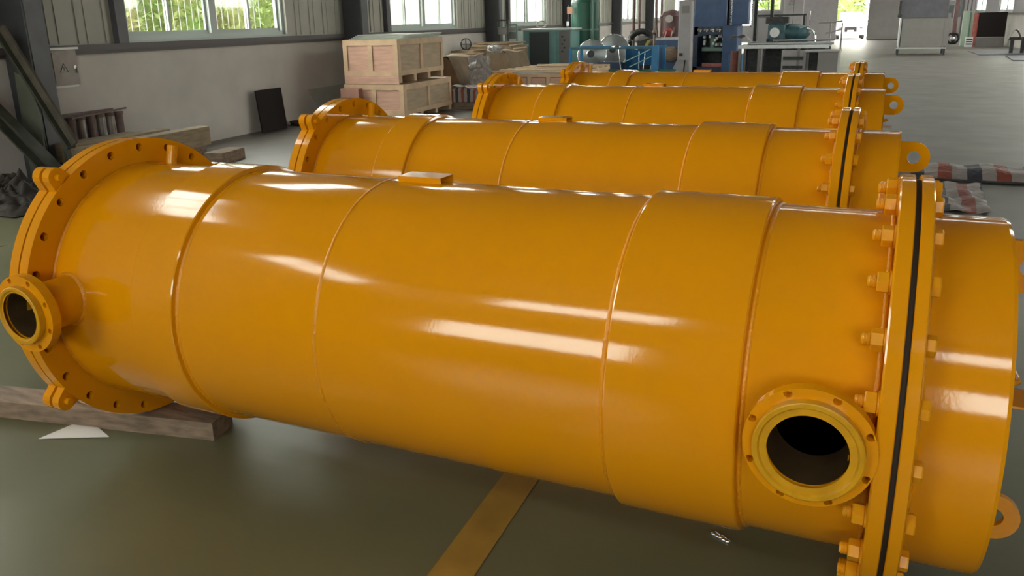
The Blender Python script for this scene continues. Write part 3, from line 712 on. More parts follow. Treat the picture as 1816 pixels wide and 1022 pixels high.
# timber stack
lab = ['dark beam in the timber stack, left', 'middle beam of the timber stack', 'right beam of the timber stack, with a frayed end']
for i, (n, s0, s1, z0, z1) in enumerate(((.42, 3.9, 4.95, .20, .41), (.64, 3.85, 5.25, .20, .42), (.86, 3.8, 5.7, .17, .40))):
    tag(ob('timber', bevel_box(0, .20, 0, s1-s0, 0, z1-z0, .008), GRNW, None, B(n, s0, z0), TH), lab[i], 'timber', 'timber stack on the left')
for i, (n, s0, s1) in enumerate(((.42, 3.95, 5.2), (.76, 3.8, 5.6))):
    tag(ob('timber', bevel_box(0, .30, 0, s1-s0, 0, .169 if i else .199, .008), OLDW, None, B(n, s0, 0), TH), ['lower beam under the dark end of the timber stack', 'lower beam under the right side of the timber stack'][i], 'timber', 'timber stack on the left')
tag(ob('timber', bevel_box(0, .26, 0, .5, 0, .13, .008), OLDW, None, B(1.30, 5.25, 0), TH+.1), 'short timber offcut at the right of the timber stack', 'timber')
# leaning black plate and wire mesh
lp = MB().obox((.14, .33, .325), (.0125, 0, 0), (0, .33, 0), (-.03, 0, .325))
tag(ob('black_plate', lp, BLACKP, None, B(0, 7.95, 0), TH), 'black rectangular plate leaning on the plaster wall', 'plate')
def wire_grid(w_, h_, nx, ny, r=.0022):
    mb = MB()
    for i in range(nx+1): mb.bar((0, w_*i/nx, 0), (0, w_*i/nx, h_), r*2, r*2)
    for j in range(ny+1): mb.bar((0, 0, h_*j/ny), (0, w_, h_*j/ny), r*2, r*2)
    return mb
wm = thing('wire_mesh', 'thin wire mesh sheet leaning by the wall left of the crates', 'mesh', B(.42, 9.35, 0), TH)
g1 = ob('mesh_sheet', wire_grid(1.35, .62, 40, 20), GALV, wm); g1['kind'] = 'stuff'; g1.rotation_euler.y = -.45
rnd = random.Random(3)
for i in range(4):
    mb = MB(); c = (rnd.uniform(0, .3), rnd.uniform(0, .8), 0)
    mb.sphere((0, 0, .035), .16, .12, .05, 10, 6, .35, -.6, seed=i)
    tag(ob('rag', mb, [SCRAPM, FILM, SCRAPM, BLOCK][i], None, B(.18+.30*(i % 2), 8.95+(.0, .35, .15, 1.9)[i]+.3*(i == 2), 0), TH), ['dark rag heap on the floor at the right of the black plate', 'pale crumpled rag on the floor between plate and wire mesh', 'dark crumpled rag below the wire mesh', 'grey crumpled rag nearest the crates'][i], 'rag', 'rags along the wall foot')
# dark heap and leaning sheets at the left edge
def heap(u, v):
    x, y = -.55+1.25*u, -.45+.95*v; e = max(0, math.sin(PI*u))**.6*max(0, math.sin(PI*v))**.6
    n_ = mno.noise(Vector((x*3, y*3, 1)))*.9+abs(mno.noise(Vector((x*9, y*7, 4))))*.9+mno.noise(Vector((x*22, y*20, 7)))*.25
    return (x, y, .012+.22*e*(.85+n_))
hp = MB().grid(heap, 70, 56)
tag(ob('plastic_heap', hp, SCRAPM, None, (-5.10, 2.85, 0)), 'heap of dark plastic wrap on the floor at the left edge', 'wrap')
tag(ob('grey_block', MB().obox((0, 0, .09), (.16, .05, 0), (-.05, .13, 0), (0, .02, .09)), BLOCK, None, (-5.05, 2.12, 0)), 'pale grey block on the floor at the left edge', 'block')
lb = thing('leaning_beam', 'dark olive steel beam leaning down to the right at the left edge, lower one', 'beam', (-5.5, 3.35, 0))
ob('web', MB().bar((-.55, .05, 1.02), (.42, .12, .16), .02, .13), DKGREEN, lb)
ob('flange', MB().bar((-.57, .0, .96), (.38, .07, .10), .12, .02), DKGREEN, lb); ob('flange', MB().bar((-.52, .0, 1.08), (.46, .07, .22), .12, .02), DKGREEN, lb)
ob('foot', MB().bar((.30, .09, 0), (.30, .09, .26), .05, .05), DKGREEN, lb)
lb = thing('leaning_beam', 'brown-olive steel beam leaning against the left column, upper one', 'beam', (-5.45, 3.62, 0))
ob('web', MB().bar((-.48, .02, 1.62), (.28, .06, .42), .10, .03), DKGREEN, lb); ob('flange', MB().bar((-.44, .04, 1.66), (.32, .08, .46), .03, .09), OLIVE, lb)
ob('foot', MB().bar((.22, .05, 0), (.22, .05, .50), .05, .05), DKGREEN, lb)
ls_ = thing('leaning_sheet', 'grey-green metal sheet behind the leaning beams at the left edge', 'sheet', (-5.72, 3.66, 0))
ob('sheet', MB().plate([(-.12, .0), (.12, .0), (.16, .75), (.02, 1.15), (-.12, 1.2)], (0, 0, 0), (1, .05, 0), (0, .02, 1), .02), GREENSH, ls_)
# ================================================================== crates
def crate(label, loc, w_, d_, h_, skid=.12, cols=2, group='plywood crates', ply=PLY, lid=True):
    c = thing('crate', label, 'crate', loc, TH, group); z = skid; b = .08; t = .018
    ob('front_panel', bx(.0, w_, t, t+.012, z, z+h_), ply, c); ob('back_panel', bx(0, w_, d_-t-.012, d_-t, z, z+h_), ply, c)
    ob('side_panel', bx(w_-t-.012, w_-t, t, d_-t, z, z+h_), PLYD, c); ob('side_panel', bx(t, t+.012, t, d_-t, z, z+h_), PLYD, c)
    for z0 in (z, z+h_-b):
        ob('batten', bx(0, w_, -.004, t, z0, z0+b), PINE, c); ob('batten', bx(w_-t, w_+.004, t, d_, z0, z0+b), PINE, c)
        ob('batten', bx(-.004, t, t, d_, z0, z0+b), PINE, c)
    for i in range(cols+1):
        x = (w_-b)*i/cols; ob('batten', bx(x, x+b, -.004, t, z+b, z+h_-b), PINE, c)
        y = .018+(d_-.018-b)*i/cols; ob('batten', bx(w_-t, w_+.004, y, y+b, z+b, z+h_-b), PINE, c)
    if lid: ob('lid', bx(-.005, w_+.005, -.005, d_+.005, z+h_, z+h_+.014), PINE, c)
    for i in range(4):
        y = .02+(d_-.14)*i/3; ob('skid', bx(.0, w_, y, y+.10, .018, z-.001), PINE, c)
    ob('skid_board', bx(0, w_, -.004, .016, .0, z), PLY, c)
    return c
c0 = B(.63, 9.72, 0)
crate('lower plywood crate of the stack by the left wall', c0, 1.14, 1.95, .50, .10)
crate('upper plywood crate of the stack, wire grids on its lid', (c0[0]+.03, c0[1]+.0, .622), 1.04, 1.80, .58, .135)
# wire grids on the lid
for i in range(5):
    g = wire_grid(.95, 1.25, 16, 22, .003)
    o = ob('wire_grid', g, GALV, None, B(.66+.02*i, 9.95+.04*i, 1.356+.016*i), TH); o.rotation_euler = (0, 0, 0)
    mb = MB()
    for a in range(17): mb.bar((.06*a, 0, 0), (.06*a, 1.5, 0), .005, .005)
    for a in range(27): mb.bar((0, .057*a, .005), (.96, .057*a, .005), .005, .005)
    for a in range(17): mb.bar((.06*a, 0, -.004), (.06*a, 0, .010), .006, .006)
    o.data = mb.mesh('wire_grid', GALV); o.rotation_euler = (0, 0, TH+.02*(i-2))
    tag(o, ['lowest', 'second', 'third', 'fourth', 'topmost'][i] + ' wire grid panel in the flat stack on the upper crate', 'grid', 'wire grids on the upper crate')
tag(ob('carton', bevel_box(0, .36, 0, .14, 0, .56, .008), mat('pink_carton', (.42, .22, .17), .7, noise=.1), None, B(.66, 9.53, 0), TH), 'pinkish-brown carton in front of the lower crate', 'carton')
# wrapped rolls, boards and film beyond the crates
def dome(w_, d_, h_, jx=0.0):
    return MB().grid(lambda u, v: ((u-.5)*w_*(1+.03*math.sin(7*v)), v*d_, h_*(min(1, math.sin(PI*u)*1.25)**.75)*(1+.03*math.sin(11*u+5*v))), 32, 14).add(
        [((k/16-.5)*w_, 0, h_*(min(1, math.sin(PI*k/16)*1.25)**.75)) for k in range(17)]+[(w_/2, 0, 0), (-w_/2, 0, 0)], [tuple(range(19))])
tag(ob('wrapped_roll', dome(1.2, 1.7, .93), KRAFT, None, (-5.72, 12.55, 0), TH), 'large brown paper-wrapped roll right behind the crates', 'roll', 'wrapped rolls')
tag(ob('wrapped_roll', dome(1.0, 1.3, .95), KRAFT, None, (-5.45, 14.75, 0), TH), 'tan wrapped roll left of the slatted crate', 'roll', 'wrapped rolls')
bxr = thing('board_box', 'large brown box behind the wrapped rolls, boards on its top', 'box', B(.15, 16.35, 0), TH)
ob('carton_body', bevel_box(0, 1.15, 0, 1.2, 0, .94, .01), KRAFT, bxr)
for i, (a, z, tw, m_) in enumerate(((0, .952, .04, KRAFT2), (.03, .99, -.02, KRAFT), (-.02, 1.03, .05, KRAFT2), (.02, 1.08, -.04, KRAFT))):
    o = ob('loose_board', MB().obox((.60, .55, 0), (.56-.04*i, 0, .0), (0, .60, .0), (0, 0, .018)), m_, None, (B(.17, 16.35)[0]+a, B(.17, 16.35)[1], z+.009), TH+tw)
    tag(o, ['lowest pale board on the brown box', 'brown board second from below on the brown box', 'pale board third from below on the brown box', 'topmost brown board on the brown box'][i], 'board', 'loose boards on the brown box')
def film_pt(u, v):
    x, z = -.24+.52*u+.10*(v-.5), .96-.78*v
    q = Vector((x*7, 2.0, z*7)); k = mno.noise(q); k2 = mno.noise(q*2.3)
    return (x+.06*k2, -.16*v-.10*abs(k)-.05*abs(k2), z+.07*k+.03*k2-.10*abs(u-.5))
fm = MB().grid(film_pt, 34, 34, .008)
tag(ob('plastic_film', fm, FILM, None, (-4.93, 12.98, 0)), 'crumpled white plastic film hanging at the right of the wrapped roll', 'film')
bal = MB(); bal.sphere((0, 0, 0), .19, .14, .11, 30, 18)
def crump(p):
    q = Vector(p)*11; k = .72+.45*abs(mno.noise(q))+.30*abs(mno.noise(q*2.1)); return (p[0]*k, p[1]*k, max(-.08, p[2]*k))
bal.v = [crump(p) for p in bal.v]; bal.sm = [False]*len(bal.sm)
tag(ob('plastic_bundle', bal, FILM, None, (-5.28, 14.35, 1.02)), 'white crumpled plastic bundle between the wrapped rolls', 'bundle')
for i in range(3):
    tag(ob('wood_strip', MB().bar((-.3, 0, 0), (.25, .1, .0), .05, .015), KRAFT2, None, (-5.62+.08*i, 13.9-.35*i, .955+.016*i), .2*i), ['short pale wooden strip at the back of the large roll', 'short pale wooden strip in the middle of the large roll', 'short pale wooden strip nearest on the large roll'][i], 'strip', 'pale strips on the rolls')
wh = thing('hand_wheel', 'small dark wheel standing behind the wrapped rolls', 'wheel', B(.3, 15.9, .95), TH)
ob('rim', MB().path([(math.cos(a)*.13, 0, math.sin(a)*.13+.14) for a in [2*PI*k/20 for k in range(21)]], .016, 6), DARKM, wh)
ob('spokes', MB().bar((-.12, 0, .14), (.12, 0, .14), .02, .02).bar((0, 0, .02), (0, 0, .26), .02, .02), DARKM, wh)
tag(ob('wheel_crate', bevel_box(-.3, .3, -.3, .3, 0, .948, .01), KRAFT, None, B(.32, 15.9, 0), TH), 'brown box standing under the small wheel', 'box')
# green rack pieces near the third column
for i, (n, s, h) in enumerate(((.42, 17.68, 1.62), (.58, 17.9, 1.50))):
    t = thing('green_stand', ['small dark green stand left of the third column', 'pale green stand in front of the third column'][i], 'stand', B(n, s, 0), TH)
    for x in (0, .3): ob('leg', MB().bar((x, 0, 0), (x, 0, h), .035, .035), GREENL if i else DKGREEN, t)
    ob('rung', MB().bar((0, 0, h), (.3, 0, h), .04, .04), GREENL if i else DKGREEN, t); ob('rung', MB().bar((0, 0, h-.18), (.3, 0, h-.18), .03, .03), GREENL, t)
    ob('plate', bx(.03, .27, -.01, .01, h-.35, h-.2), GREYB, t)
# striped sheeting bundle on a pallet
pb = thing('striped_bundle', 'red white and blue striped bundle on a pallet beside the crates', 'bundle', (-5.06, 11.9, 0), TH)
ob('wrap', bevel_box(0, .95, 0, .8, .13, .40, .05), TARPX, pb)
ob('film_strip', MB().grid(lambda u, v: (-.02+.99*u, -.02+.5*v, .405+.03*math.sin(9*u+3*v)+.015*math.sin(23*u)), 22, 8, .006), FILM, pb)
ob('pallet', MB().box(0, .95, 0, .8, .10, .125).box(0, .95, 0, .1, 0, .10).box(0, .95, .35, .45, 0, .10).box(0, .95, .7, .8, 0, .10), OLDW, pb)
# slatted crate behind the third vessel
sc_ = thing('slatted_crate', 'low wooden crate with a slatted top behind the far vessels', 'crate', (-4.72, 13.0, 0), .0)
for i in range(4): ob('panel', bx(.02+.40*i, .02+.40*i+.34, .015, .03, .10, .52), PLY, sc_)
for i in range(5): ob('post', bx(.40*i-.04+.02, .40*i+.04+.02, 0, .02, .08, .58), PINE, sc_)
ob('rail', bx(0, 1.64, -.004, .02, .53, .60), PINE, sc_); ob('rail', bx(0, 1.64, -.004, .02, 0, .10), PINE, sc_)
ob('rail', bx(1.60, 1.645, 0, 2.6, .53, .60), PINE, sc_); ob('side', bx(1.60, 1.62, .02, 2.58, .0, .53), PLYD, sc_)
ob('rail', bx(-.004, .03, 0, 2.6, .53, .60), PINE, sc_)
ob('slat_shade_block', bx(.03, 1.58, .03, 2.55, .05, .56), DARKM, sc_)  # dark block put in for the shade seen between the slats
for i in range(7):
    o = ob('slat', bx(-.02, 1.68, 0, .10, 0, .03), PINE, sc_, (0, .02+.40*i, .615)); o.rotation_euler.z = random.uniform(-.02, .02)
for i in range(3):
    tag(ob('loose_batten', MB().bar((-.5, 0, 0), (.45, .05, 0), .09, .02), PINE, None, (-3.9+.03*i, 14.6+.36*i, .656), .02*i-.05), ['nearest loose batten lying on the slatted crate', 'middle loose batten lying on the slatted crate', 'farthest loose batten lying on the slatted crate'][i], 'batten', 'battens on the slatted crate')

# ================================================================== machines in the middle distance
tc_ = thing('teal_cabinet', 'tall teal machine cabinet with a dark front panel under the third window', 'cabinet', (-7.05, 19.95, 0), 0)
ob('body', bevel_box(0, 1.44, .02, .74, 0, 1.33, .01), TEAL, tc_)
ob('lid', bx(-.03, 1.50, -.03, .76, 1.33, 1.375), WHITEP, tc_)
ob('front_panel', bx(.20, .80, .0, .02, .08, 1.28), TEALD, tc_); ob('stile', bx(.86, 1.02, .0, .02, .05, 1.31), TEAL, tc_)
dp = ob('control_panel', bx(1.10, 1.42, .0, .02, .05, 1.31), GREYB, tc_)
for i in range(5): ob('switch', MB().cyl((1.2+.06*(i % 2), 0, .75+.1*i), (1.2+.06*(i % 2), -.03, .75+.1*i), .025, 8), DARKM, dp)
co = ob('cable_coil', MB().path([(math.cos(a)*.15, .02*math.sin(3*a), math.sin(a)*.09+.11) for a in [2*PI*k/24 for k in range(73)]], .022, 6), BLOCK, None, (-6.66, 20.4, 1.376)); tag(co, 'pale coil of cable on the teal cabinet', 'coil')
tk = thing('green_tank', 'tall deep green air tank beside the teal cabinet', 'tank', (-5.62, 21.2, 0))
ob('barrel', MB().lathe([(.25, 0), (.25, .41), (2.05, .41), (2.15, .39), (2.26, .30), (2.32, .15), (2.34, 0)], 'z', (0, 0, 0), 40), GREEN, tk)
ob('ring', MB().lathe([(1.29, .41), (1.29, .43), (1.335, .43), (1.335, .41)], 'z', (0, 0, 0), 40), GREENL, tk)
for a in (.5, 2.6, 4.7): ob('leg', MB().bar((math.cos(a)*.33, math.sin(a)*.33, 0), (math.cos(a)*.33, math.sin(a)*.33, .35), .06, .06), GREEN, tk)
ob('riser_pipe', MB().path([(.36, -.38, .4), (.36, -.38, 2.0), (.30, -.3, 2.2)], .022), GREENL, tk)
ob('inlet_pipe', MB().path([(-.42, -.2, .5), (-.44, -.25, 1.2), (-.42, -.2, 2.0)], .03), DARKM, tk)
ob('orange_tag', bx(-.40, -.24, -.43, -.42, 1.75, 1.95), ORNG, tk); ob('white_tag', bx(-.42, -.34, -.43, -.42, 1.42, 1.55), WHITEP, tk)
ob('valve', MB().sphere((-.12, -.3, 2.1), .1, .08, .06, 10, 6), SILVER, tk)
def dish(label, loc, r, tilt, rotz):
    t = thing('aluminium_dish', label, 'dish', loc, rotz, 'aluminium dishes on the blue bench')
    o = ob('dish', MB().lathe([(-.16, .09), (-.15, .12), (0, r), (.02, r), (-.13, .11), (-.16, .09)], 'y', (0, 0, 0), 40), SILVER, t); o.rotation_euler.x = tilt
    p = ob('hub', MB().lathe([(-.165, 0), (-.17, .09), (-.14, .1)], 'y', (0, 0, 0), 20), DARKM, t); p.rotation_euler.x = tilt
    q = ob('rim', MB().path([(math.cos(a)*r, .0, math.sin(a)*r) for a in [2*PI*k/36 for k in range(37)]], .018, 6), CHROME, t); q.rotation_euler.x = tilt
dish('large aluminium dish with a dark hub, behind the farthest vessel', (-4.42, 18.3, .725), .37, -.15, .15)
dish('second aluminium dish leaning behind the first', (-4.35, 19.9, .775), .42, -.15, .1)
dtb = thing('low_steel_table', 'low dark steel table carrying the aluminium dishes', 'table', (-4.95, 18.0, 0))
ob('top', bx(0, 1.2, 0, 2.2, .31, .345), DARKM, dtb)
for x in (.05, 1.15):
    for y in (.05, 2.15): ob('leg', MB().bar((x, y, 0), (x, y, .31), .05, .05), DARKM, dtb)
# blue welding bench
be = thing('blue_bench', 'blue steel bench frame behind the farthest vessel', 'bench', (-4.55, 17.0, 0))
ob('top_rail', MB().bar((0, 0, .93), (2.18, 0, .93), .04, .05), TEALB, be); ob('back_rail', MB().bar((0, .8, .93), (2.18, .8, .93), .04, .05), BLUEB, be)
ob('lower_shelf', bx(0, 2.18, .0, .8, .36, .40), GREEN, be); ob('bottom_rail', MB().bar((0, 0, .42), (2.6, 0, .42), .04, .05), GREEN, be)
for x, y in ((.03, 0), (.03, .8), (2.12, .8)): ob('leg', MB().bar((x, y, 0), (x, y, .95), .06, .06), BLUEB, be)
ob('leg', bx(2.04, 2.19, -.06, .04, 0, .98), BLUEB, be)
ob('back_sheet', MB().grid(lambda u, v: (1.32+.72*u, .3+.1*math.sin(6*u), .42+.50*v*(1-.08*math.sin(4*u))), 8, 5, .01), BLUEB, be)
ob('brace', MB().bar((1.35, .0, .6), (2.0, .0, .9), .02, .02).bar((1.5, .0, .5), (2.05, .0, .75), .02, .02), TEAL, be)
tag(ob('tool_box', bevel_box(0, .62, 0, .3, 0, .20, .01), NAVY, None, (-3.88, 17.10, .402)), 'long dark blue tool box on the blue bench shelf', 'box')
tag(ob('grey_box', bevel_box(0, .34, 0, .26, 0, .27, .01), GREYB, None, (-3.20, 17.45, .402)), 'grey box on the shelf right of the blue tool box', 'box')
tag(ob('steel_prop', MB().cyl((0, 0, .0), (-.08, 0, .55), .014, 8).sphere((-.12, 0, .55), .12, .08, .04, 12, 6), CHROME, None, (-3.28, 17.08, .402)), 'bright bent steel prop leaning on the blue bench', 'prop')
for i in range(2): tag(ob('steel_rod', MB().cyl((0, 0, 0), (.03 if i else -.02, .05, .45), .009, 8), CHROME, None, (-2.83+.10*i, 17.04, .402)), ['bright rod standing in the pot, left one', 'bright rod standing in the pot, right one'][i], 'rod')
tag(ob('dark_pot', MB().lathe([(0, 0), (0, .13), (.14, .16), (.14, .14)], 'z', (0, 0, 0), 18), DARKM, None, (-2.72, 17.25, .402)), 'dark pot on the blue bench beside the blue leg', 'pot')
tag(ob('white_box', bevel_box(0, .16, 0, .12, 0, .12, .01), BLOCK, None, (-2.58, 17.1, .402)), 'small pale box between pot and blue leg', 'box')
# grinder with curved duct
gd = thing('belt_grinder', 'dark belt grinder with a curved duct behind the blue bench', 'machine', (-4.35, 22.2, 0))
ob('duct', MB().path([(-.32+.0*a, 0, .72) if False else (.12-.38*math.cos(a), 0, .82+.40*math.sin(a)) for a in [PI*k/14*.75 for k in range(15)]], .09, 10), DARKM, gd)
ob('motor', MB().lathe([(-.18, 0), (-.18, .17), (.18, .17), (.18, 0)], 'x', (.25, -.1, .86), 20), DKGREEN, gd)
ob('base', bx(-.35, .55, -.3, .3, 0, .68), DARKM, gd); ob('hood', MB().sphere((.15, -.05, .98), .22, .2, .13), GREYB, gd)
tag(ob('yellow_guard', MB().obox((0, 0, .16), (.06, 0, .02), (0, .08, 0), (.09, 0, .16)), YEL, None, (-3.82, 21.3, .68)), 'yellow wedge guard right of the belt grinder', 'guard')
tag(ob('guard_stand', bevel_box(-.14, .14, -.12, .12, 0, .678, .01), NAVY, None, (-3.82, 21.3, 0)), 'dark stand under the yellow wedge', 'stand')
bt = thing('brown_boiler', 'dark brown boiler tank behind the grey control post', 'tank', (-3.82, 24.2, 0))
ob('barrel', MB().lathe([(.6, 0), (.6, .39), (1.62, .39), (1.75, .30), (1.82, 0)], 'z', (0, 0, 0), 32), BROWN, bt)
ob('manhole', MB().lathe([(-.46, 0), (-.46, .11), (-.38, .11)], 'y', (.0, 0, 1.55), 20), BLOCK, bt)
for a in (.6, 2.5, 4.7): ob('leg', MB().bar((math.cos(a)*.3, math.sin(a)*.3, 0), (math.cos(a)*.3, math.sin(a)*.3, .65), .06, .06), BROWN, bt)
ob('pipe', MB().path([(-.35, -.3, .7), (-.42, -.35, 1.4), (-.42, -.35, 2.0)], .035).path([(.1, -.3, .8), (.15, -.36, 1.3)], .03), RUST, bt)
for i, (x, y, h) in enumerate(((-5.0, 24, 2.4), (-4.55, 25, 2.6))):
    tag(ob('drain_pipe', MB().path([(0, 0, 0), (0, 0, h)], .05).path([(.18, 0, 0), (.18, 0, h)], .04).sphere((0, -.05, 1.15), .1, .1, .1, 8, 6), RUST, None, (x, y, 0)), ['pair of brown pipes with a valve, left of the boiler', 'pair of brown pipes next to the boiler'][i], 'pipe')
bb = thing('blue_bin', 'dark blue trolley bin beneath the brown boiler', 'bin', (-3.47, 21.0, 0))
ob('body', bx(0, .72, 0, .6, .1, 1.03), BLUE, bb); ob('rim', MB().box(-.02, .74, -.02, .0, 1.0, 1.05).box(-.02, .74, .6, .62, 1.0, 1.05), SILVER, bb)
for x in (.08, .64): ob('wheel', MB().lathe([(-.02, 0), (-.02, .05), (.02, .05), (.02, 0)], 'x', (x, .05, .05), 12), RUBBER, bb)
ob('front_sack', MB().sphere((.45, -.12, .62), .2, .12, .2, 12, 8, .15), OLDW, bb)
for i in range(2): tag(ob('white_rod', MB().cyl((0, 0, 0), (.05, 0, .22), .012, 6), WHITEP, None, (-3.3+.17*i, 21.2, 1.0)), ['left white rod sticking out of the blue bin', 'right white rod sticking out of the blue bin'][i], 'rod')
tag(ob('red_bag', MB().sphere((0, 0, .11), .15, .1, .12, 12, 8, .15, seed=2), RED, None, (-3.42, 22.1, 1.06)), 'red bag behind the blue bin', 'bag')
tag(ob('bag_shelf', bevel_box(-.3, .55, -.2, .2, 0, 1.055, .01), GREYB, None, (-3.42, 22.1, 0)), 'grey cabinet under the red bag', 'cabinet')
# grey control post
po = thing('control_post', 'pale grey control post standing left of the blue press', 'post', (-2.2, 19.0, 0))
ob('column', bevel_box(-.17, .15, -.12, .12, .55, 1.98, .02), GREYP, po); ob('screen', bx(-.09, .09, -.13, -.12, 1.68, 1.86), GREYB, po)
ob('button_box', bx(-.12, -.04, -.145, -.12, .66, .73), DARKM, po)
ob('foot', MB().plate([(-.36, 0), (.15, 0), (.12, .56), (-.18, .56), (-.26, .40)], (0, 0, 0), (1, 0, 0), (0, 0, 1), .2), GREYP, po)
ob('cable', MB().path([(.0, -.13, 0), (.01, -.14, .3), (.03, -.13, .56)], .016), RUBBER, po)
# blue press
bp = thing('blue_press', 'tall blue press with a row of round gauges', 'machine', (-2.45, 21.0, 0))
ob('head', bevel_box(0, .86, 0, .8, 1.33, 2.9, .02), BLUE, bp); gp = ob('gauge_panel', bx(.02, .84, .0, .05, 1.12, 1.33), NAVY, bp)
for i in range(4):
    ob('gauge', MB().lathe([(.0, 0), (-.03, .05), (-.035, .06), (0, .065)], 'y', (.17+.17*i, 0, 1.25), 16), CHROME, gp)
ob('left_post', bx(0, .12, 0, .8, 0, 1.33), NAVY, bp); ob('bed', bx(0, .86, 0, .8, 0, .28), NAVY, bp); ob('backing', bx(.12, .86, .75, .8, .28, 1.12), DARKM, bp)
ob('ram', MB().cyl((.45, .4, .75), (.45, .4, 1.12), .09, 16).box(.2, .75, .2, .6, .68, .78), GREENL, bp)
rd = MB(); rq = random.Random(5)
for i in range(14): rd.box(*(lambda x, z: (x, x+.06, .3, .42, z, z+.07))(rq.uniform(.2, .75), rq.uniform(.78, 1.05)))
pz = ob('tooling', rd, SILVER, bp)
ob('red_bar', bx(.25, .78, .05, .2, .28, .37), REDP, bp)
ob('right_column', bevel_box(.80, 1.18, -.1, .7, 0, 1.36, .02), BLUE, bp)
ob('upright', bx(.98, 1.40, .1, .5, 1.36, 2.9), BLUE, bp)
ob('upright', bx(.80, .86, .1, .5, 1.36, 2.9), NAVY, bp)
ch = MB()
for i in range(16): ch.add([(.93, .1, 1.36+.045*i), (.93+.05*(1 if i % 2 else .5), .1, 1.375+.045*i), (.93, .1, 1.40+.045*i)], [(0, 1, 2), (2, 1, 0)])
ob('rack_teeth', MB().box(.91, .93, .08, .14, 1.36, 2.1).add(ch.v, ch.f), RUST, bp)
ob('guard_foot', bevel_box(1.0, 1.34, -.2, .5, 0, .62, .02), BLUEB, bp)
fr2 = thing('dark_gantry', 'dark upright frame between the blue press and the grey bench', 'frame', (-.98, 22.0, 0))
for x in (0, .42): ob('upright', MB().bar((x, 0, 0), (x, 0, 2.8), .10, .08), DARKM, fr2)
ob('cross_beam', bx(-.1, .55, -.08, .08, 1.98, 2.2), GREEN, fr2)
ch2 = MB()
for i in range(14): ch2.sphere((-.12, 0, 1.3+.045*i), .02, .02, .016, 6, 4)
ob('chain', ch2, RUST, fr2)
# grey bench with a petrol coloured machine
gb = thing('grey_workbench', 'grey steel workbench behind the right end of the farthest vessel', 'bench', (-1.15, 20.0, 0))
ob('top', bx(.08, 2.25, 0, .9, .82, .86), GREYB, gb); ob('top_edge', bx(.08, 2.25, -.02, 0, .78, .87), SILVER, gb)
ob('bed_rail', MB().cyl((.3, .05, .90), (2.35, .05, .90), .035, 10), SILVER, gb); ob('bed_rail', MB().cyl((.9, .16, .97), (2.4, .16, .99), .02, 8).bar((1.0, .16, .86), (1.0, .16, .98), .03, .03).bar((2.2, .16, .86), (2.2, .16, .98), .03, .03), GREYP, gb)
for x in (.12, .60, 1.55, 2.2): ob('leg', MB().bar((x, .05, 0), (x, .05, .82), .07, .07), GREYB, gb)
for x in (.12, 2.2): ob('leg', MB().bar((x, .85, 0), (x, .85, .82), .07, .07), GREYB, gb)
ob('back_panel', bx(.1, 2.2, .86, .88, .05, .78), DARKM, gb)
ob('red_drum', MB().lathe([(.0, 0), (.0, .12), (.72, .12), (.72, 0)], 'z', (-.02, .2, 0), 20), mat('rust_red_drum', (.22, .07, .05), .5, noise=.2), gb)
dr = ob('drawer_unit', bx(1.15, 1.72, .02, .7, .12, .74), GREYP, gb)
for z in (.28, .50): ob('drawer_gap', bx(1.19, 1.66, .0, .02, z, z+.08), DARKM, dr)
ob('shelf_unit', bx(.64, .68, .02, .6, 0, .8), GREYP, gb)
fc = thing('grey_cabinet', 'low grey cabinet at the right end of the workbench', 'cabinet', (.93, 19.14, 0))
ob('body', bevel_box(0, .45, .0, .8, 0, .72, .008), GREYB, fc); ob('top', bx(-.32, .48, -.02, .82, .72, .755), GREYP, fc); ob('side_panel', bx(-.30, -.27, 0, .8, 0, .72), GREYB, fc)
pm = thing('petrol_machine', 'dark petrol-blue machine on the grey workbench', 'machine', (-.55, 20.55, .861))
ob('bed', bx(.1, 1.1, -.1, .3, 0, .12), TEALB, pm)
ob('body', MB().sphere((.72, .1, .28), .42, .25, .22, 20, 12, .03), TEALB, pm)
ob('headstock', bevel_box(.12, .55, -.15, .3, .10, .52, .04), TEALB, pm)
ob('chuck', MB().lathe([(-.2, 0), (-.2, .12), (-.12, .14), (-.1, 0)], 'y', (.3, 0, .3), 20), SILVER, pm)
ob('top_box', bevel_box(.05, .62, -.1, .3, .52, .68, .02), DARKM, pm)
ob('lever', MB().path([(.9, -.1, .40), (1.12, -.15, .43), (1.12, -.15, .62), (1.12, -.15, .8)], .012), CHROME, pm)
ob('hose', MB().path([(1.05, 0, .38), (1.2, 0, .34), (1.26, 0, .2), (1.27, 0, .02)], .025), CHROME, pm)
ob('knob_rail', MB().cyl((.15, -.2, .05), (.8, -.2, .05), .03, 8), REDP, pm)
for i in range(4): ob('knob', MB().sphere((.15+.2*i, -.22, .12), .045, .04, .045, 8, 6), DARKM, pm)
gc = MB().grid(lambda u, v: (-.3+.62*u, -.1+.5*v, .06+.20*math.sin(PI*min(1, .15+u*.9))*(1-.3*v)+.03*math.sin(14*u)), 16, 8, .01)
tag(ob('grey_cloth', gc, GREYP, None, (-1.0, 20.1, .87)), 'grey cloth draped over the left end of the workbench', 'cloth')
st = thing('steel_stand', 'slim grey tube stand at the right end of the workbench', 'stand', (1.0, 21.4, 0))
for x in (0, .28): ob('leg', MB().cyl((x, 0, 0), (x, 0, 1.36), .022, 8), GREYP, st)
ob('rung', MB().cyl((-.3, 0, 1.36), (.28, 0, 1.40), .02, 8), GREYP, st); ob('rung', MB().cyl((-.1, 0, 1.1), (.28, 0, 1.2), .02, 8), GREYP, st)
ec = thing('grey_switch_cabinet', 'grey switch cabinet left of the far doorway', 'cabinet', B(5.9, 50.5, 0), TH)
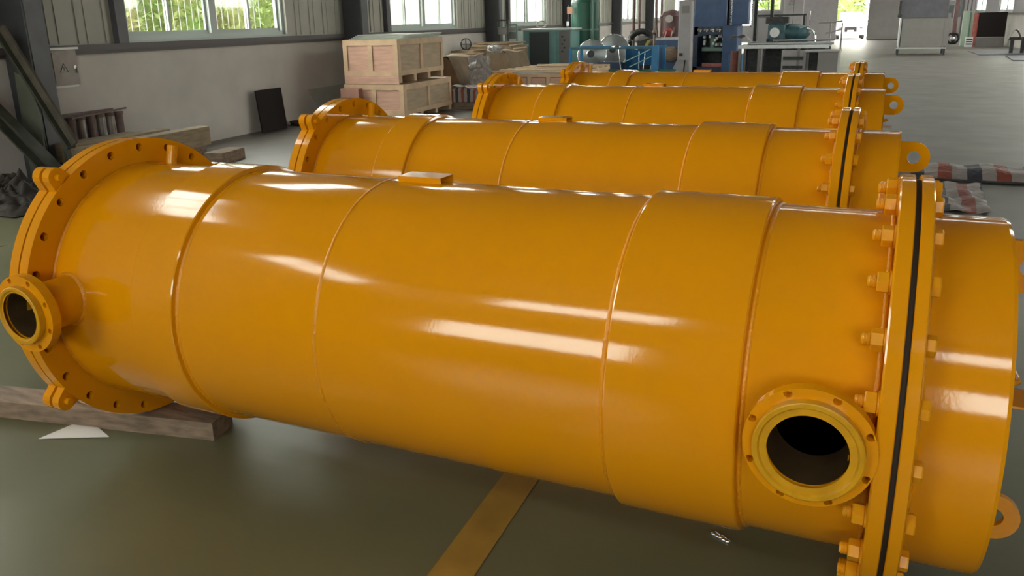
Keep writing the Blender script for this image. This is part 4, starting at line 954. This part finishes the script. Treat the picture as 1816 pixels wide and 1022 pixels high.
ob('body', bevel_box(0, 1.1, 0, .6, 0, 2.9, .02), GREYP, ec); ob('door_gap', bx(.54, .56, -.01, .0, .1, 2.8), DARKM, ec)
tr2 = MB()
for p, q in (((.25, 0, 2.15), (.55, 0, 2.15)), ((.55, 0, 2.15), (.40, 0, 2.42)), ((.40, 0, 2.42), (.25, 0, 2.15))): tr2.bar((p[0], -.012, p[2]), (q[0], -.012, q[2]), .03, .01)
ob('warning_triangle', tr2, DARKM, ec)
cb2 = thing('beige_cabinet', 'brown-grey cabinet behind the petrol machine', 'cabinet', (-1.55, 26.0, 0))
ob('body', bevel_box(0, .7, 0, .6, 0, 1.55, .02), GREYB, cb2); ob('top_shelf', bx(-.1, 1.5, 0, .6, 1.55, 1.6), DARKM, cb2); ob('door', bx(.05, .65, -.01, 0, .1, 1.5), GREYP, cb2)
ob('leg', bx(1.4, 1.46, 0, .6, 0, 1.55), DARKM, cb2)

# ================================================================== far right
ho = thing('steel_hopper', 'large grey steel hopper cabinet standing on legs in the aisle', 'cabinet', (2.60, 33.6, 0), .02)
ob('lower_panel', bevel_box(.08, 1.52, 0, 1.3, .30, 1.36, .01), STAIN, ho)
ob('upper_box', bevel_box(-.02, 1.60, -.04, 1.35, 1.36, 2.3, .02), CSTEEL2, ho)
ob('side_sheet', bx(.0, .05, -.02, 1.3, .22, 2.0), SILVER, ho); ob('side_sheet', bx(1.52, 1.70, 0, 1.3, .22, 1.5), GREYB, ho)
for x in (.02, 1.6):
    for y in (0, 1.22): ob('leg', MB().bar((x, y+.02, 0), (x, y+.02, .30), .07, .07), DARKM, ho)
ob('edge_bar', MB().bar((-.05, -.03, .25), (1.65, -.03, .25), .04, .05), SILVER, ho)
ob('bracket', MB().box(-.1, .04, -.1, .02, 1.38, 1.5).box(-.08, .0, -.1, -.02, 1.5, 2.0), DARKM, ho)
mg = thing('mint_cabinet', 'mint green tall cabinet by the right wall', 'cabinet', (5.18, 41.9, 0), 0)
ob('body', bevel_box(0, .44, 0, .5, 0, 1.55, .01), MINT, mg); ob('stripe', bx(.26, .32, -.01, 0, .3, 1.5), GREENL, mg)
for x in (0, .15, .30): ob('upright', bx(x, x+.10, 0, .06, 1.55, 3.0), GREYP, mg)
cb = thing('red_frame_board', 'red-edged dark board standing by the right wall windows', 'board', (5.58, 41.6, 0), .0)
ob('dark_panel', bx(.14, 1.30, 0, .08, .42, 1.47), BLACKP, cb); ob('red_edge', bx(.0, .17, -.02, .1, .0, 1.45), REDP, cb); ob('red_edge', bx(.13, .19, -.03, 0, .4, 1.45), RED, cb)
ob('base', bevel_box(.17, 1.30, -.05, .3, 0, .41, .02), GREYB, cb)
vn = thing('white_vent_box', 'small white louvred box on the floor at the foot of the mint cabinet', 'box', (5.34, 41.3, 0))
ob('body', bx(0, .3, .02, .25, 0, .42), WHITEP, vn)
for i in range(3): ob('louvre', bx(.03, .28, 0, .02, .10+.10*i, .15+.10*i), DARKM, vn)
tr_ = thing('tyre_coil', 'dark coiled hose on the floor right of the hopper', 'coil', (5.0, 44.8, 0))
ob('coil', MB().path([(math.cos(a)*.25, .05*math.sin(a*2), .29+math.sin(a)*.24) for a in [2*PI*k/24 for k in range(49)]], .05, 8), RUBBER, tr_)
ob('core', MB().sphere((0, 0, .27), .12, .08, .1, 10, 6), SILVER, tr_)
bm3 = thing('bench_machine', 'grey machine on a cabinet between hopper and mint cabinet', 'machine', (4.35, 46.0, 0))
ob('cabinet', bevel_box(0, .95, 0, .6, 0, 1.25, .01), GREYB, bm3); ob('machine_top', bevel_box(.1, .9, 0, .5, 1.25, 1.85, .06), TEALD, bm3)
ob('arm', MB().path([(.1, -.05, 1.9), (.4, -.1, 2.05), (.7, -.1, 2.1)], .03), SILVER, bm3)
rb_ = thing('rack_columns', 'brown upright post right of the grey machine', 'post', B(14.1, 44, 0), TH)
ob('post', bx(0, .18, 0, .2, 0, 4.0), BROWN, rb_); ob('foot', bx(-.05, .23, -.05, .25, 0, .03), BROWN, rb_)
# covered trestle at the right edge and steel plates on the floor
wt_ = thing('covered_trestle', 'dark trestle with a grey cover at the right edge', 'trestle', (6.33, 34.1, .036))
ob('top', bx(0, 1.0, 0, .5, .46, .56), DARKM, wt_)
for x in (.1, .45): ob('leg', bx(x-.06, x+.06, .02, .14, 0, .46), DARKM, wt_)
ob('cover', MB().grid(lambda u, v: (-.05+.45*u, -.08+.6*v, .48+.36*math.sin(PI*u)+.03*math.sin(12*v)), 12, 8, .01), BLOCK, wt_)
for i, (x, y, a) in enumerate(((5.35, 33.2, .05), (6.0, 29.0, -.03))):
    tag(ob('steel_plate', bx(0, 1.75 if i == 0 else 1.5, 0, 3.4, 0, .035 if i else .025), CSTEEL2, None, (x, y, 0), a), ['dark steel plate on the floor before the red-edged board', 'nearer dark steel plate on the floor at the right edge'][i], 'plate')

# ================================================================== striped sheeting on the aisle floor
def sheet_top(u, v): return (-.0+1.25*u, .62*v, .03+.075*math.sin(PI*v)**.5+.012*math.sin(19*u)+.01*math.sin(13*v+6*u))
tag(ob('striped_sheeting', MB().grid(sheet_top, 40, 14, .028), TARP, None, (2.66, 6.72, 0), .02), 'folded red white and blue striped sheeting on the floor, farther piece', 'sheeting')
def sheet_b(u, v): return (.56*u+.02*v, 1.32*v, .02+.012*math.sin(14*u+7*v)+.01*math.sin(23*v))
tag(ob('striped_sheeting', MB().grid(sheet_b, 24, 36, .012), stripe_mat('striped_sheeting_flat', 'X', 0.10, [_r, _w, _b, _w]), None, (2.90, 5.28, 0), .0), 'flat striped sheeting spread on the floor, piece nearer the vessels', 'sheeting')
tag(ob('sheeting_rod', MB().cyl((0, 0, .0), (1.35, .02, .0), .014, 8), DARKM, None, (2.6, 6.67, .016)), 'thin dark rod along the front edge of the folded striped sheeting', 'rod')
